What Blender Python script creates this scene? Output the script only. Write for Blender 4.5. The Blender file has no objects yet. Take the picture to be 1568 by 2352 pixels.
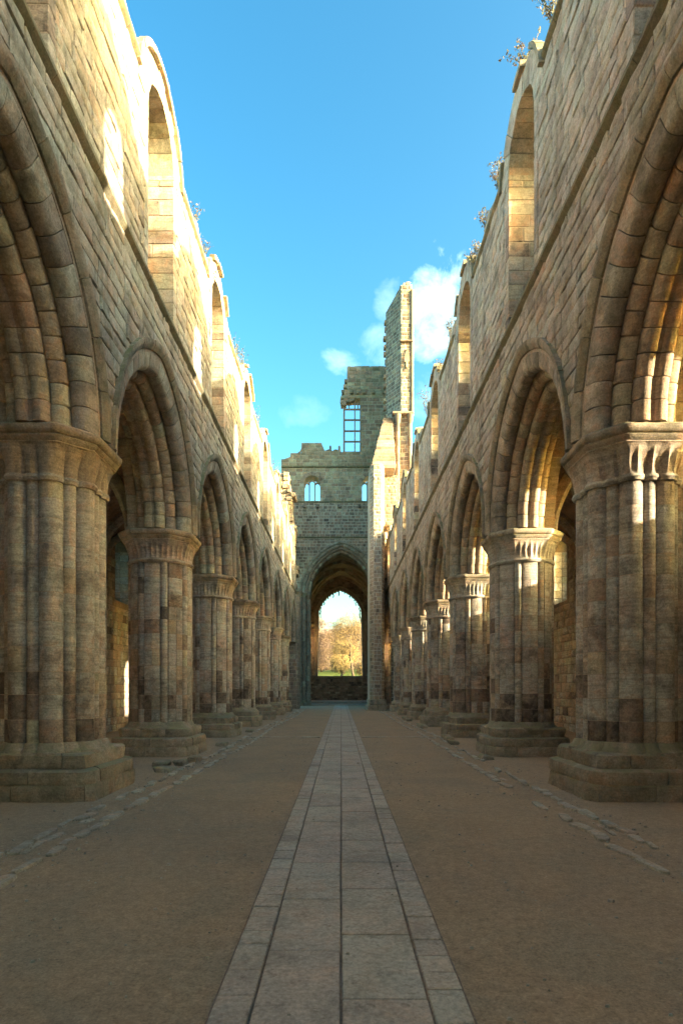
import bpy, math, random
from mathutils import Vector, Matrix, noise as mn
R = math.radians
rnd = random.Random(7)
sc = bpy.context.scene
COL = sc.collection

# ------------------------------------------------------------------ camera
cam_d = bpy.data.cameras.new('camera')
cam = bpy.data.objects.new('camera', cam_d); COL.objects.link(cam)
cam_d.lens = 20.66; cam_d.sensor_width = 36.0
cam_d.shift_y = (1583 - 1176) / 2352.0; cam_d.shift_x = 0.0004
cam_d.clip_start = 0.05; cam_d.clip_end = 3000
cam.location = (0, 0, 1.6); cam.rotation_euler = (R(90), 0, 0)
sc.camera = cam

# ------------------------------------------------------------------ light
SUN_A, SUN_B = 0.343, 0.27                      # travel per metre of -x: +y, -z
sun_el = math.atan2(SUN_B, math.hypot(1, SUN_A))
sun_az = math.atan2(1, -SUN_A)                  # compass style from +y towards +x
sd = bpy.data.lights.new('sun', 'SUN'); sd.energy = 2.5; sd.angle = R(0.5); sd.color = (1.0, 0.84, 0.60)
so = bpy.data.objects.new('sun', sd); COL.objects.link(so)
so.location = (40, -14, 30)
so.rotation_euler = Vector((-1, SUN_A, -SUN_B)).to_track_quat('-Z', 'Y').to_euler()

w = bpy.data.worlds.new('World'); sc.world = w; w.use_nodes = True
def build_world():
    nt = w.node_tree; N = nt.nodes; L = nt.links; N.clear()
    out = N.new('ShaderNodeOutputWorld'); bg = N.new('ShaderNodeBackground')
    sky = N.new('ShaderNodeTexSky'); sky.sky_type = 'NISHITA'; sky.sun_disc = False
    sky.sun_elevation = sun_el; sky.sun_rotation = sun_az
    sky.air_density = 1.0; sky.dust_density = 4.0; sky.ozone_density = 2.0; sky.altitude = 60
    tc = N.new('ShaderNodeTexCoord'); sep = N.new('ShaderNodeSeparateXYZ')
    L.new(tc.outputs['Generated'], sep.inputs[0])
    def math_(op, a, b=None, clamp=False):
        n = N.new('ShaderNodeMath'); n.operation = op; n.use_clamp = clamp
        for i, v in enumerate((a, b)):
            if v is None: continue
            if isinstance(v, (int, float)): n.inputs[i].default_value = v
            else: L.new(v, n.inputs[i])
        return n.outputs[0]
    az = math_('ARCTAN2', sep.outputs[0], sep.outputs[1])
    el = math_('ARCSINE', sep.outputs[2])
    n1 = N.new('ShaderNodeTexNoise'); n1.inputs['Scale'].default_value = 17; n1.inputs['Detail'].default_value = 9
    n1.inputs['Roughness'].default_value = 0.62; n1.inputs['Distortion'].default_value = 0.35
    L.new(tc.outputs['Generated'], n1.inputs['Vector'])
    def puff(u, v, su, sv, k, thr=0.40, soft=0.22):      # u,v = tangent-plane direction of the cloud
        a0 = math.atan2(u, 1); e0 = math.atan2(v, math.hypot(1, u))
        da = math_('MULTIPLY', math_('SUBTRACT', az, a0), 1 / su)
        de = math_('MULTIPLY', math_('SUBTRACT', el, e0), 1 / sv)
        d2 = math_('ADD', math_('MULTIPLY', da, da), math_('MULTIPLY', de, de))
        env = math_('SUBTRACT', 1.0, d2, True)
        m = math_('ADD', math_('MULTIPLY', math_('SUBTRACT', n1.outputs[0], .52), 4.5), math_('MULTIPLY', math_('SUBTRACT', env, .35), 1.5))
        m = math_('SMOOTHSTEP' if False else 'MULTIPLY', m, .8, True)
        m = math_('MULTIPLY', m, math_('MULTIPLY', env, 3.0, True))
        return math_('MULTIPLY', m, k)
    parts = [puff(.165, .655, .065, .085, 1.0), puff(.17, .60, .07, .05, .9), puff(.085, .66, .04, .035, .35),
             puff(.005, .560, .055, .026, .5), puff(.06, .585, .05, .035, .35), puff(-.07, .47, .06, .03, .15), puff(.16, .50, .05, .05, .3)]
    acc = parts[0]
    for p in parts[1:]: acc = math_('MAXIMUM', acc, p)
    hs = N.new('ShaderNodeHueSaturation'); hs.inputs['Saturation'].default_value = SKY_SAT
    gm = N.new('ShaderNodeGamma'); gm.inputs[1].default_value = SKY_GAMMA; L.new(sky.outputs[0], gm.inputs[0]); L.new(gm.outputs[0], hs.inputs['Color'])
    tint = N.new('ShaderNodeMix'); tint.data_type = 'RGBA'; tint.blend_type = 'MULTIPLY'; tint.inputs[0].default_value = 1
    L.new(hs.outputs[0], tint.inputs[6]); tint.inputs[7].default_value = (*SKY_TINT, 1)
    mix = N.new('ShaderNodeMix'); mix.data_type = 'RGBA'
    L.new(acc, mix.inputs[0]); L.new(tint.outputs[2], mix.inputs[6]); mix.inputs[7].default_value = CLOUD
    L.new(mix.outputs[2], bg.inputs[0]); bg.inputs[1].default_value = SKY_STRENGTH
    L.new(bg.outputs[0], out.inputs[0])
SKY_GAMMA, SKY_SAT, SKY_TINT, SKY_STRENGTH, CLOUD = 1.34, 1.22, (.74, .765, .53), 0.096, (1.5, 2.1, 2.2, 1)
build_world()
sc.view_settings.view_transform = 'Standard'; sc.view_settings.look = 'None'
sc.view_settings.exposure = 3.3; sc.view_settings.gamma = 1.0; sc.view_settings.use_curve_mapping = False
sc.cycles.max_bounces = 8; sc.cycles.diffuse_bounces = 6; sc.cycles.use_denoising = True

# ------------------------------------------------------------------ materials
def nodes(m):
    m.use_nodes = True
    return m.node_tree.nodes, m.node_tree.links
def desat(c, k=.42):
    l = .3 * c[0] + .59 * c[1] + .11 * c[2]
    return tuple(v + (l * w_ - v) * k for v, w_ in zip(c, (1.04, 1.0, .97)))
def stone(name, cols, dark=(.10, .088, .07), dark_amt=.55, band=.35, moss=0.0, mosscol=(.13, .15, .075), bump=.35, scale=1.0, pale=None, pale_amt=0.0, rough=.92, moss_all=0.0, patch=.9, soot=.35):
    cols = [tuple(min(.56, v * GAIN * q) for v, q in zip(c, (1.07, 1.0, .97))) for c in [desat(c_) for c_ in cols]]; dark = tuple(v * GAIN for v in dark)
    m = bpy.data.materials.new(name); N, L = nodes(m)
    b = N['Principled BSDF']; b.inputs['Roughness'].default_value = rough; b.inputs['Specular IOR Level'].default_value = .25
    geo = N.new('ShaderNodeNewGeometry'); oi = N.new('ShaderNodeObjectInfo'); at = N.new('ShaderNodeAttribute'); at.attribute_name = 'tone'
    def mth(op, a, b_=None, clamp=False):
        n = N.new('ShaderNodeMath'); n.operation = op; n.use_clamp = clamp
        for i, v in enumerate((a, b_)):
            if v is None: continue
            if isinstance(v, (int, float)): n.inputs[i].default_value = v
            else: L.new(v, n.inputs[i])
        return n.outputs[0]
    def noise(sc_, det, rough_, vec=None, dist=0):
        n = N.new('ShaderNodeTexNoise'); n.inputs['Scale'].default_value = sc_; n.inputs['Detail'].default_value = det
        n.inputs['Roughness'].default_value = rough_; n.inputs['Distortion'].default_value = dist
        L.new(vec if vec is not None else geo.outputs['Position'], n.inputs['Vector']); return n.outputs[0]
    def ramp(v, lo, hi):
        n = N.new('ShaderNodeMapRange'); n.inputs[1].default_value = lo; n.inputs[2].default_value = hi; L.new(v, n.inputs[0]); return n.outputs[0]
    def mix(f, a, b_, mode='MIX'):
        n = N.new('ShaderNodeMix'); n.data_type = 'RGBA'; n.blend_type = mode
        if isinstance(f, (int, float)): n.inputs[0].default_value = f
        else: L.new(f, n.inputs[0])
        for k, v in ((6, a), (7, b_)):
            if isinstance(v, tuple): n.inputs[k].default_value = (*v[:3], 1)
            else: L.new(v, n.inputs[k])
        return n.outputs[2]
    tone = mth('FRACT', mth('ADD', at.outputs['Fac'], oi.outputs['Random']))
    cr = N.new('ShaderNodeValToRGB'); L.new(tone, cr.inputs[0]); cr.color_ramp.interpolation = 'LINEAR'
    el = cr.color_ramp.elements; el[0].position = 0; el[0].color = (*cols[0], 1); el[1].position = 1; el[1].color = (*cols[-1], 1)
    for i, c in enumerate(cols[1:-1]):
        e = el.new((i + 1) / (len(cols) - 1)); e.color = (*c, 1)
    # per-stone offset of the texture so that neighbours differ
    off = N.new('ShaderNodeVectorMath'); off.operation = 'ADD'; L.new(geo.outputs['Position'], off.inputs[0])
    cmb = N.new('ShaderNodeCombineXYZ')
    for k, f in enumerate((17.0, 31.0, 11.0)): L.new(mth('MULTIPLY', tone, f), cmb.inputs[k])
    L.new(cmb.outputs[0], off.inputs[1])
    big = noise(1.1 * scale, 5, .6)
    med = noise(4.5 * scale, 6, .68, off.outputs[0], .6)
    fine = noise(38 * scale, 5, .7)
    mp = N.new('ShaderNodeMapping'); mp.inputs['Scale'].default_value = (1.1, 1.1, 11); mp.inputs['Rotation'].default_value = (.12, .08, 0)
    L.new(off.outputs[0], mp.inputs[0])
    bed = noise(1.6 * scale, 6, .65, mp.outputs[0], .9)
    c = cr.outputs[0]
    pt = noise(2.3 * scale, 7, .72, off.outputs[0], 1.2)
    c = mix(mth('MULTIPLY', ramp(pt, .50, .62), patch), c, mix(1.0, c, (1.16, .93, .82), 'MULTIPLY'))
    c = mix(mth('MULTIPLY', ramp(pt, .48, .36), patch), c, mix(1.0, c, (.70, .74, .74), 'MULTIPLY'))
    c = mix(mth('MULTIPLY', ramp(bed, .42, .62), band), c, mix(.66, c, (.10, .085, .07)))
    c = mix(mth('MULTIPLY', ramp(mth('ADD', mth('MULTIPLY', big, .5), mth('MULTIPLY', med, .5)), .47, .60), dark_amt), c, dark)
    mp2 = N.new('ShaderNodeMapping'); mp2.inputs['Scale'].default_value = (1.0, 1.0, .28); L.new(geo.outputs['Position'], mp2.inputs[0])
    st = noise(1.5, 8, .68, mp2.outputs[0], .8)          # rain and soot runs
    c = mix(mth('MULTIPLY', ramp(st, .50, .62), soot), c, mix(1.0, c, (.50, .47, .44), 'MULTIPLY'))
    if pale is not None:
        c = mix(mth('MULTIPLY', ramp(noise(2.6 * scale, 5, .7, off.outputs[0]), .56, .66), pale_amt), c, pale)
    c = mix(1.0, c, mix(ramp(fine, .25, .75), (.60, .59, .58), (1.34, 1.32, 1.28)), 'MULTIPLY')
    f2 = noise(13 * scale, 6, .75, off.outputs[0], .4)
    c = mix(mth('MULTIPLY', ramp(f2, .56, .66), .55), c, mix(1.0, c, (.45, .43, .41), 'MULTIPLY'))
    c = mix(mth('MULTIPLY', ramp(f2, .44, .34), .40), c, mix(1.0, c, (1.35, 1.33, 1.28), 'MULTIPLY'))
    if moss > 0 or moss_all > 0:
        sx = N.new('ShaderNodeSeparateXYZ'); L.new(geo.outputs['Normal'], sx.inputs[0])
        up = ramp(sx.outputs[2], .05, .7)
        f = mth('MULTIPLY', up, moss)
        f = mth('ADD', f, moss_all)
        f = mth('MULTIPLY', f, ramp(noise(3.2, 5, .7), .38, .58), True)
        c = mix(f, c, mosscol)
    L.new(c, b.inputs['Base Color'])
    bp = N.new('ShaderNodeBump'); bp.inputs['Strength'].default_value = bump; bp.inputs['Distance'].default_value = .045
    h = mth('ADD', mth('MULTIPLY', fine, .5), mth('ADD', mth('MULTIPLY', med, .9), mth('ADD', mth('MULTIPLY', bed, .6), mth('MULTIPLY', f2, .8))))
    L.new(h, bp.inputs['Height']); L.new(bp.outputs[0], b.inputs['Normal'])
    return m
GAIN = 1.5
M = {}
M['wall'] = stone('pale_ashlar', [(0.325, 0.275, 0.221), (0.384, 0.328, 0.258), (0.348, 0.310, 0.258), (0.433, 0.363, 0.283), (0.301, 0.252, 0.203), (0.409, 0.335, 0.264), (0.361, 0.328, 0.277)], dark=(.11, .10, .085), dark_amt=.6, band=.3, moss=.5, mosscol=(.26, .26, .14), moss_all=.20, soot=.75)
M['pier'] = stone('pier_sandstone', [(0.442, 0.364, 0.291), (0.368, 0.305, 0.258), (0.487, 0.394, 0.309), (0.398, 0.334, 0.282), (0.457, 0.380, 0.317), (0.413, 0.343, 0.282)], dark=(.085, .07, .058), dark_amt=.6, band=.55, moss=.3, soot=.4, pale=(.44, .38, .30), pale_amt=.35)
M['soot'] = stone('sooty_sandstone', [(0.172, 0.137, 0.101), (0.273, 0.216, 0.159), (0.129, 0.108, 0.086), (0.359, 0.273, 0.187)], dark=(.04, .035, .03), dark_amt=.8, band=.4, pale=(.42, .34, .24), pale_amt=.6)
M['warm'] = stone('warm_sandstone', [(0.435, 0.301, 0.181), (0.350, 0.242, 0.151), (0.507, 0.362, 0.217), (0.301, 0.229, 0.156), (0.459, 0.338, 0.217), (0.399, 0.266, 0.156)], dark=(.10, .08, .06), dark_amt=.42, band=.45, pale=(.46, .38, .27), pale_amt=.5)
M['roll'] = stone('weathered_voussoir', [(0.380, 0.308, 0.239), (0.278, 0.230, 0.180), (0.430, 0.362, 0.283), (0.329, 0.290, 0.232), (0.202, 0.175, 0.142)], dark=(.075, .07, .05), dark_amt=.6, band=.3, moss=.5, mosscol=(.17, .19, .10), moss_all=.15)
M['hood'] = stone('mossy_hood', [(0.240, 0.207, 0.137), (0.304, 0.265, 0.180), (0.189, 0.172, 0.109), (0.341, 0.287, 0.197)], dark=(.06, .06, .04), dark_amt=.6, band=.2, moss=.8, mosscol=(.16, .165, .08), moss_all=.25)
M['plinth'] = stone('mossy_plinth', [(0.300, 0.266, 0.185), (0.348, 0.309, 0.224), (0.252, 0.229, 0.158), (0.312, 0.266, 0.191)], dark=(.07, .065, .05), dark_amt=.5, band=.3, moss=.7, mosscol=(.27, .265, .15), bump=.6, moss_all=.2)
M['string'] = stone('mossy_string', [(.14, .135, .08), (.18, .165, .10), (.12, .115, .07)], dark=(.05, .05, .03), dark_amt=.5, band=.1, moss=.6, mosscol=(.15, .16, .06), moss_all=.3)
M['dark'] = stone('blackened_stone', [(0.227, 0.157, 0.110), (0.333, 0.230, 0.157), (0.181, 0.128, 0.094), (0.454, 0.309, 0.204), (0.258, 0.182, 0.125), (0.394, 0.266, 0.178), (0.545, 0.363, 0.230)], dark=(.06, .055, .047), dark_amt=.5, band=.2, moss=.4, moss_all=.12)
M['tower'] = stone('tower_stone', [(0.337, 0.212, 0.125), (0.450, 0.283, 0.160), (0.267, 0.172, 0.103), (0.534, 0.333, 0.186), (0.394, 0.248, 0.145)], dark=(.09, .08, .065), dark_amt=.5, band=.2, moss=.5, mosscol=(.24, .24, .13), moss_all=.2)
M['sun_dimmed'] = stone('sun_dimmed_tower_stone', [(.15, .125, .10), (.20, .165, .13), (.12, .10, .085), (.25, .21, .16), (.17, .145, .115)], dark=(.06, .05, .04), dark_amt=.5, band=.2, soot=.5)  # darker copy of the tower stone, its colour offsets the strong sun there
M['buttress'] = stone('pale_buttress_stone', [(0.269, 0.212, 0.150), (0.242, 0.188, 0.131), (0.296, 0.231, 0.162), (0.202, 0.158, 0.111), (0.276, 0.224, 0.158)], dark=(.16, .14, .11), dark_amt=.4, band=.15)
M['mortar'] = stone('pale_mortar', [(.30, .26, .19), (.26, .22, .165)], dark=(.2, .17, .13), dark_amt=.5, band=0, bump=.3)
M['lime'] = stone('lime_mortar', [(.44, .39, .30), (.38, .335, .26)], dark=(.2, .17, .13), dark_amt=.5, band=0, bump=.3)
M['mortar_dark'] = stone('old_mortar', [(.22, .18, .13), (.18, .15, .11)], dark=(.08, .07, .055), dark_amt=.5, band=0, bump=.3)
M['rubble'] = stone('rubble_vault', [(.30, .20, .12), (.24, .17, .11), (.34, .24, .15)], dark=(.08, .06, .045), dark_amt=.6, band=.3, bump=.9, scale=1.6)
M['slab'] = stone('paving_slab', [(0.344, 0.308, 0.237), (0.391, 0.342, 0.263), (0.323, 0.302, 0.237), (0.367, 0.314, 0.247), (0.310, 0.279, 0.221)], dark=(.19, .165, .135), dark_amt=.35, band=.05, bump=.15, rough=.85, patch=.4)
M['edging'] = stone('edging_stone', [(0.402, 0.338, 0.249), (0.338, 0.290, 0.210), (0.451, 0.378, 0.274)], dark=(.12, .10, .08), dark_amt=.4, band=.1, bump=.4, moss_all=.1)

def ground_mat():
    m = bpy.data.materials.new('gravel_and_grass'); N, L = nodes(m); b = N['Principled BSDF']; b.inputs['Roughness'].default_value = .95
    b.inputs['Specular IOR Level'].default_value = .15
    geo = N.new('ShaderNodeNewGeometry')
    def no(s, d, r, dist=0):
        n = N.new('ShaderNodeTexNoise'); n.inputs['Scale'].default_value = s; n.inputs['Detail'].default_value = d; n.inputs['Roughness'].default_value = r
        n.inputs['Distortion'].default_value = dist; L.new(geo.outputs['Position'], n.inputs['Vector']); return n.outputs[0]
    def ramp(v, stops):
        n = N.new('ShaderNodeValToRGB'); L.new(v, n.inputs[0]); e = n.color_ramp.elements
        e[0].position, e[0].color = stops[0][0], (*stops[0][1], 1); e[1].position, e[1].color = stops[-1][0], (*stops[-1][1], 1)
        for p, c in stops[1:-1]:
            x = e.new(p); x.color = (*c, 1)
        return n.outputs[0]
    def mix(f, a, b_, mode='MIX'):
        n = N.new('ShaderNodeMix'); n.data_type = 'RGBA'; n.blend_type = mode
        if isinstance(f, (int, float)): n.inputs[0].default_value = f
        else: L.new(f, n.inputs[0])
        for k, v in ((6, a), (7, b_)):
            if isinstance(v, tuple): n.inputs[k].default_value = (*v, 1)
            else: L.new(v, n.inputs[k])
        return n.outputs[2]
    base = ramp(no(.55, 5, .6), [(.35, (.375, .278, .185)), (.5, (.42, .31, .205)), (.65, (.375, .285, .198))])
    base = mix(ramp(no(.9, 5, .7, .8), [(.48, (0, 0, 0)), (.62, (.55, .55, .55))]), base, (.31, .26, .19))
    spk = ramp(no(55, 4, .8), [(.30, (.68, .66, .64)), (.5, (1, 1, 1)), (.70, (1.4, 1.37, 1.33))])
    base = mix(1.0, base, spk, 'MULTIPLY')
    vor = N.new('ShaderNodeTexVoronoi'); vor.inputs['Scale'].default_value = 30; L.new(geo.outputs['Position'], vor.inputs['Vector'])
    base = mix(ramp(vor.outputs['Distance'], [(.04, (.5, .5, .5)), (.11, (0, 0, 0))]), base, (.42, .36, .29))
    base = mix(1.0, base, ramp(no(14, 5, .75, .5), [(.38, (.86, .85, .84)), (.60, (1.1, 1.09, 1.08))]), 'MULTIPLY')
    grass = ramp(no(.25, 6, .7), [(.35, (.045, .075, .012)), (.55, (.07, .10, .018)), (.68, (.11, .11, .03))])
    grass = mix(1.0, grass, ramp(no(9, 4, .8), [(.3, (.7, .7, .7)), (.7, (1.3, 1.3, 1.2))]), 'MULTIPLY')
    sp = N.new('ShaderNodeSeparateXYZ'); L.new(geo.outputs['Position'], sp.inputs[0])
    def mth(op, a, b_, clamp=False):
        n = N.new('ShaderNodeMath'); n.operation = op; n.use_clamp = clamp
        for i, v in enumerate((a, b_)):
            if isinstance(v, (int, float)): n.inputs[i].default_value = v
            else: L.new(v, n.inputs[i])
        return n.outputs[0]
    ab = N.new('ShaderNodeMath'); ab.operation = 'ABSOLUTE'; L.new(sp.outputs[0], ab.inputs[0])
    f = mth('MAXIMUM', mth('MULTIPLY', mth('SUBTRACT', ab.outputs[0], 10.2), 2, True), mth('MULTIPLY', mth('SUBTRACT', sp.outputs[1], 79.5), 2, True))
    c = mix(f, base, grass)
    L.new(c, b.inputs['Base Color'])
    bp = N.new('ShaderNodeBump'); bp.inputs['Strength'].default_value = .35; bp.inputs['Distance'].default_value = .02
    L.new(mth('ADD', no(60, 4, .8), mth('MULTIPLY', no(6, 4, .7), 1.5)), bp.inputs['Height']); L.new(bp.outputs[0], b.inputs['Normal'])
    return m
M['ground'] = ground_mat()
def leafmat(name, cols, trans=.35):
    m = bpy.data.materials.new(name); N, L = nodes(m); b = N['Principled BSDF']; b.inputs['Roughness'].default_value = .7
    at = N.new('ShaderNodeAttribute'); at.attribute_name = 'tone'
    cr = N.new('ShaderNodeValToRGB'); L.new(at.outputs['Fac'], cr.inputs[0]); e = cr.color_ramp.elements
    e[0].color = (*cols[0], 1); e[1].color = (*cols[-1], 1)
    for i, c in enumerate(cols[1:-1]):
        x = e.new((i + 1) / (len(cols) - 1)); x.color = (*c, 1)
    L.new(cr.outputs[0], b.inputs['Base Color'])
    tr = N.new('ShaderNodeBsdfTranslucent'); L.new(cr.outputs[0], tr.inputs[0]); mx = N.new('ShaderNodeMixShader'); mx.inputs[0].default_value = trans
    L.new(b.outputs[0], mx.inputs[1]); L.new(tr.outputs[0], mx.inputs[2]); L.new(mx.outputs[0], N['Material Output'].inputs[0])
    return m
M['leaf_gold'] = leafmat('golden_leaves', [(0.180, 0.126, 0.054), (0.151, 0.112, 0.058), (0.216, 0.146, 0.058), (0.108, 0.088, 0.043)])
M['leaf_pink'] = leafmat('russet_twigs', [(0.173, 0.122, 0.101), (0.209, 0.143, 0.112), (0.144, 0.105, 0.086), (0.223, 0.156, 0.094)])
M['leaf_yellow'] = leafmat('yellow_leaves', [(0.238, 0.177, 0.061), (0.194, 0.150, 0.058), (0.245, 0.163, 0.058)])
M['leaf_wall'] = leafmat('wall_plant_leaves', [(.10, .11, .06), (.16, .11, .10), (.13, .14, .07)])
M['bark'] = stone('bark', [(.06, .045, .03), (.08, .06, .04)], dark=(.08, .065, .05), dark_amt=.4, band=.2)

# ------------------------------------------------------------------ builders
WL = {}                                          # world location of every object
def add(name, me, parent=None, loc=(0, 0, 0), rotz=0.0, kind=None, label=None, cat=None, group=None, scale=None):
    o = bpy.data.objects.new(name, me); COL.objects.link(o)
    loc = Vector(loc)
    if parent is not None:
        o.parent = parent; o.location = loc - WL[parent.name]
    else: o.location = loc
    if rotz: o.rotation_euler = (0, 0, rotz)
    if scale: o.scale = scale
    WL[o.name] = loc
    for k, v in (('kind', kind), ('label', label), ('category', cat), ('group', group)):
        if v: o[k] = v
    return o
def thing(name, label, cat, loc=(0, 0, 0), group=None, kind=None):
    return add(name, None, None, loc, label=label, cat=cat, group=group, kind=kind)
def mesh(name, V, F, mat, tone=None, smooth=False):
    me = bpy.data.meshes.new(name); me.from_pydata([tuple(v) for v in V], [], F)
    if mat is not None: me.materials.append(mat)
    if tone is not None:
        a = me.attributes.new('tone', 'FLOAT', 'POINT')
        a.data.foreach_set('value', tone if isinstance(tone, list) else [tone] * len(V))
    if smooth: me.polygons.foreach_set('use_smooth', [True] * len(me.polygons))
    else:
        me.polygons.foreach_set('use_smooth', [True] * len(me.polygons)); me.set_sharp_from_angle(angle=R(38))
    me.update()
    return me
class MB:
    def __init__(s): s.V = []; s.F = []; s.T = []
    def put(s, V, F, tone=0.0):
        o = len(s.V); s.V += [tuple(v) for v in V]; s.F += [tuple(i + o for i in f) for f in F]; s.T += [tone] * len(V)
    def make(s, name, mat, parent=None, kind=None, smooth=False, **k):
        if not s.V: return None
        loc = k.pop('loc', None)
        if loc is None: loc = WL[parent.name] if parent is not None else Vector((0, 0, 0))
        V = [Vector(v) - Vector(loc) for v in s.V]
        return add(name, mesh(name, V, s.F, mat, s.T, smooth), parent, loc, kind=kind, **k)
def single(name, V, F, mat, parent, tone=None, **k):
    n = len(V); c = Vector((sum(v[0] for v in V) / n, sum(v[1] for v in V) / n, sum(v[2] for v in V) / n))
    return add(name, mesh(name, [Vector(v) - c for v in V], F, mat, tone), parent, c, **k)
def box(x0, x1, y0, y1, z0, z1):
    V = [(x0, y0, z0), (x1, y0, z0), (x1, y1, z0), (x0, y1, z0), (x0, y0, z1), (x1, y0, z1), (x1, y1, z1), (x0, y1, z1)]
    return V, [(3, 2, 1, 0), (4, 5, 6, 7), (0, 1, 5, 4), (1, 2, 6, 5), (2, 3, 7, 6), (3, 0, 4, 7)]
def bbox(x0, x1, y0, y1, z0, z1, b=.015, j=0.0, r=rnd):
    """box with chamfered edges and slightly uneven corners: 24 verts"""
    V = []; F = []
    xs, ys, zs = (x0, x1), (y0, y1), (z0, z1)
    b = min(b, (x1 - x0) * .3, (y1 - y0) * .3, (z1 - z0) * .3)
    idx = {}
    for i in (0, 1):
        for k in (0, 1):
            for l in (0, 1):
                dj = [r.uniform(-j, j) for _ in range(3)]
                for ax in range(3):
                    p = [xs[i], ys[k], zs[l]]
                    for a2, s_ in enumerate((i, k, l)):
                        if a2 != ax: p[a2] += b if s_ == 0 else -b
                    idx[(i, k, l, ax)] = len(V); V.append((p[0] + dj[0], p[1] + dj[1], p[2] + dj[2]))
    g = lambda i, k, l, a: idx[(i, k, l, a)]
    F.append((g(0, 0, 0, 0), g(0, 0, 1, 0), g(0, 1, 1, 0), g(0, 1, 0, 0))); F.append((g(1, 0, 0, 0), g(1, 1, 0, 0), g(1, 1, 1, 0), g(1, 0, 1, 0)))
    F.append((g(0, 0, 0, 1), g(1, 0, 0, 1), g(1, 0, 1, 1), g(0, 0, 1, 1))); F.append((g(0, 1, 0, 1), g(0, 1, 1, 1), g(1, 1, 1, 1), g(1, 1, 0, 1)))
    F.append((g(0, 0, 0, 2), g(0, 1, 0, 2), g(1, 1, 0, 2), g(1, 0, 0, 2))); F.append((g(0, 0, 1, 2), g(1, 0, 1, 2), g(1, 1, 1, 2), g(0, 1, 1, 2)))
    for i in (0, 1):
        for k in (0, 1):
            F.append((g(i, k, 0, 0), g(i, k, 1, 0), g(i, k, 1, 1), g(i, k, 0, 1)) if (i + k) % 2 == 0 else (g(i, k, 0, 1), g(i, k, 1, 1), g(i, k, 1, 0), g(i, k, 0, 0)))
            F.append((g(i, 0, k, 0), g(i, 0, k, 2), g(i, 1, k, 2), g(i, 1, k, 0)) if (i + k) % 2 == 0 else (g(i, 1, k, 0), g(i, 1, k, 2), g(i, 0, k, 2), g(i, 0, k, 0)))
            F.append((g(0, i, k, 1), g(1, i, k, 1), g(1, i, k, 2), g(0, i, k, 2)) if (i + k) % 2 == 0 else (g(0, i, k, 2), g(1, i, k, 2), g(1, i, k, 1), g(0, i, k, 1)))
            for l in (0, 1): 
                if k == 0 or True:
                    t = (g(i, k, l, 0), g(i, k, l, 1), g(i, k, l, 2))
                    if t not in F: F.append(t)
    return V, F
def block(poly, frame, n0, n1, inset=.014, jit=.006, r=rnd):
    """a dressed stone: outline poly of (u, z) points on a wall plane; frame maps (u, n, z) to world"""
    cu = sum(p[0] for p in poly) / len(poly); cz = sum(p[1] for p in poly) / len(poly)
    eu = max(abs(p[0] - cu) for p in poly) + 1e-4; ez = max(abs(p[1] - cz) for p in poly) + 1e-4
    V = []; n = len(poly)
    for (u, z) in poly: V.append(frame(u, n0, z))
    for (u, z) in poly: V.append(frame(u, n1 - inset * .8, z))
    for (u, z) in poly: V.append(frame(cu + (u - cu) * (1 - min(.3, inset / eu)), n1 + r.uniform(-jit, jit), cz + (z - cz) * (1 - min(.3, inset / ez))))
    V.append(frame(cu + r.uniform(-.3, .3) * eu, n1 + r.uniform(0, jit * 2), cz + r.uniform(-.3, .3) * ez))
    F = []
    for i in range(n):
        k = (i + 1) % n
        F.append((i, k, n + k, n + i)); F.append((n + i, n + k, 2 * n + k, 2 * n + i)); F.append((2 * n + i, 2 * n + k, 3 * n))
    return V, F
def area(poly):
    a = 0
    for i in range(len(poly)):
        x0, y0 = poly[i]; x1, y1 = poly[(i + 1) % len(poly)]; a += x0 * y1 - x1 * y0
    return a / 2
def courses(u0, u1, z0, z1, hr, lr, push=None, gap=.012, r=rnd, skip=None, keep=.3):
    """course a wall face with stones; returns outlines"""
    out = []; z = z0; row = 0
    while z < z1 - .08:
        h = r.uniform(*hr)
        if z + h > z1 - .1: h = z1 - z
        u = u0 - r.uniform(0, lr[1]) * .6
        while u < u1:
            l = r.uniform(*lr)
            a, b = max(u, u0), min(u + l, u1)
            if b - a > .06:
                g = gap / 2; zz0, zz1 = z + g, z + h - g; aa, bb = a + g, b - g
                jt = lambda: r.uniform(-.006, .006)
                P = []
                for t in (0, .34, .67): P.append((aa + (bb - aa) * t + jt(), zz0 + jt()))
                for t in (0, .5): P.append((bb + jt(), zz0 + (zz1 - zz0) * t + jt()))
                for t in (0, .34, .67): P.append((bb - (bb - aa) * t + jt(), zz1 + jt()))
                for t in (0, .5): P.append((aa + jt(), zz1 - (zz1 - zz0) * t + jt()))
                A0 = abs(area(P))
                if not (skip and skip((aa + bb) / 2, (zz0 + zz1) / 2)):
                    if push: P = [push(*p) for p in P]
                    if None not in P:
                        A = area(P)
                        if A > keep * A0 * .5 and A > .008: out.append(P)
            u += l
        z += h; row += 1
    return out
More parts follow.
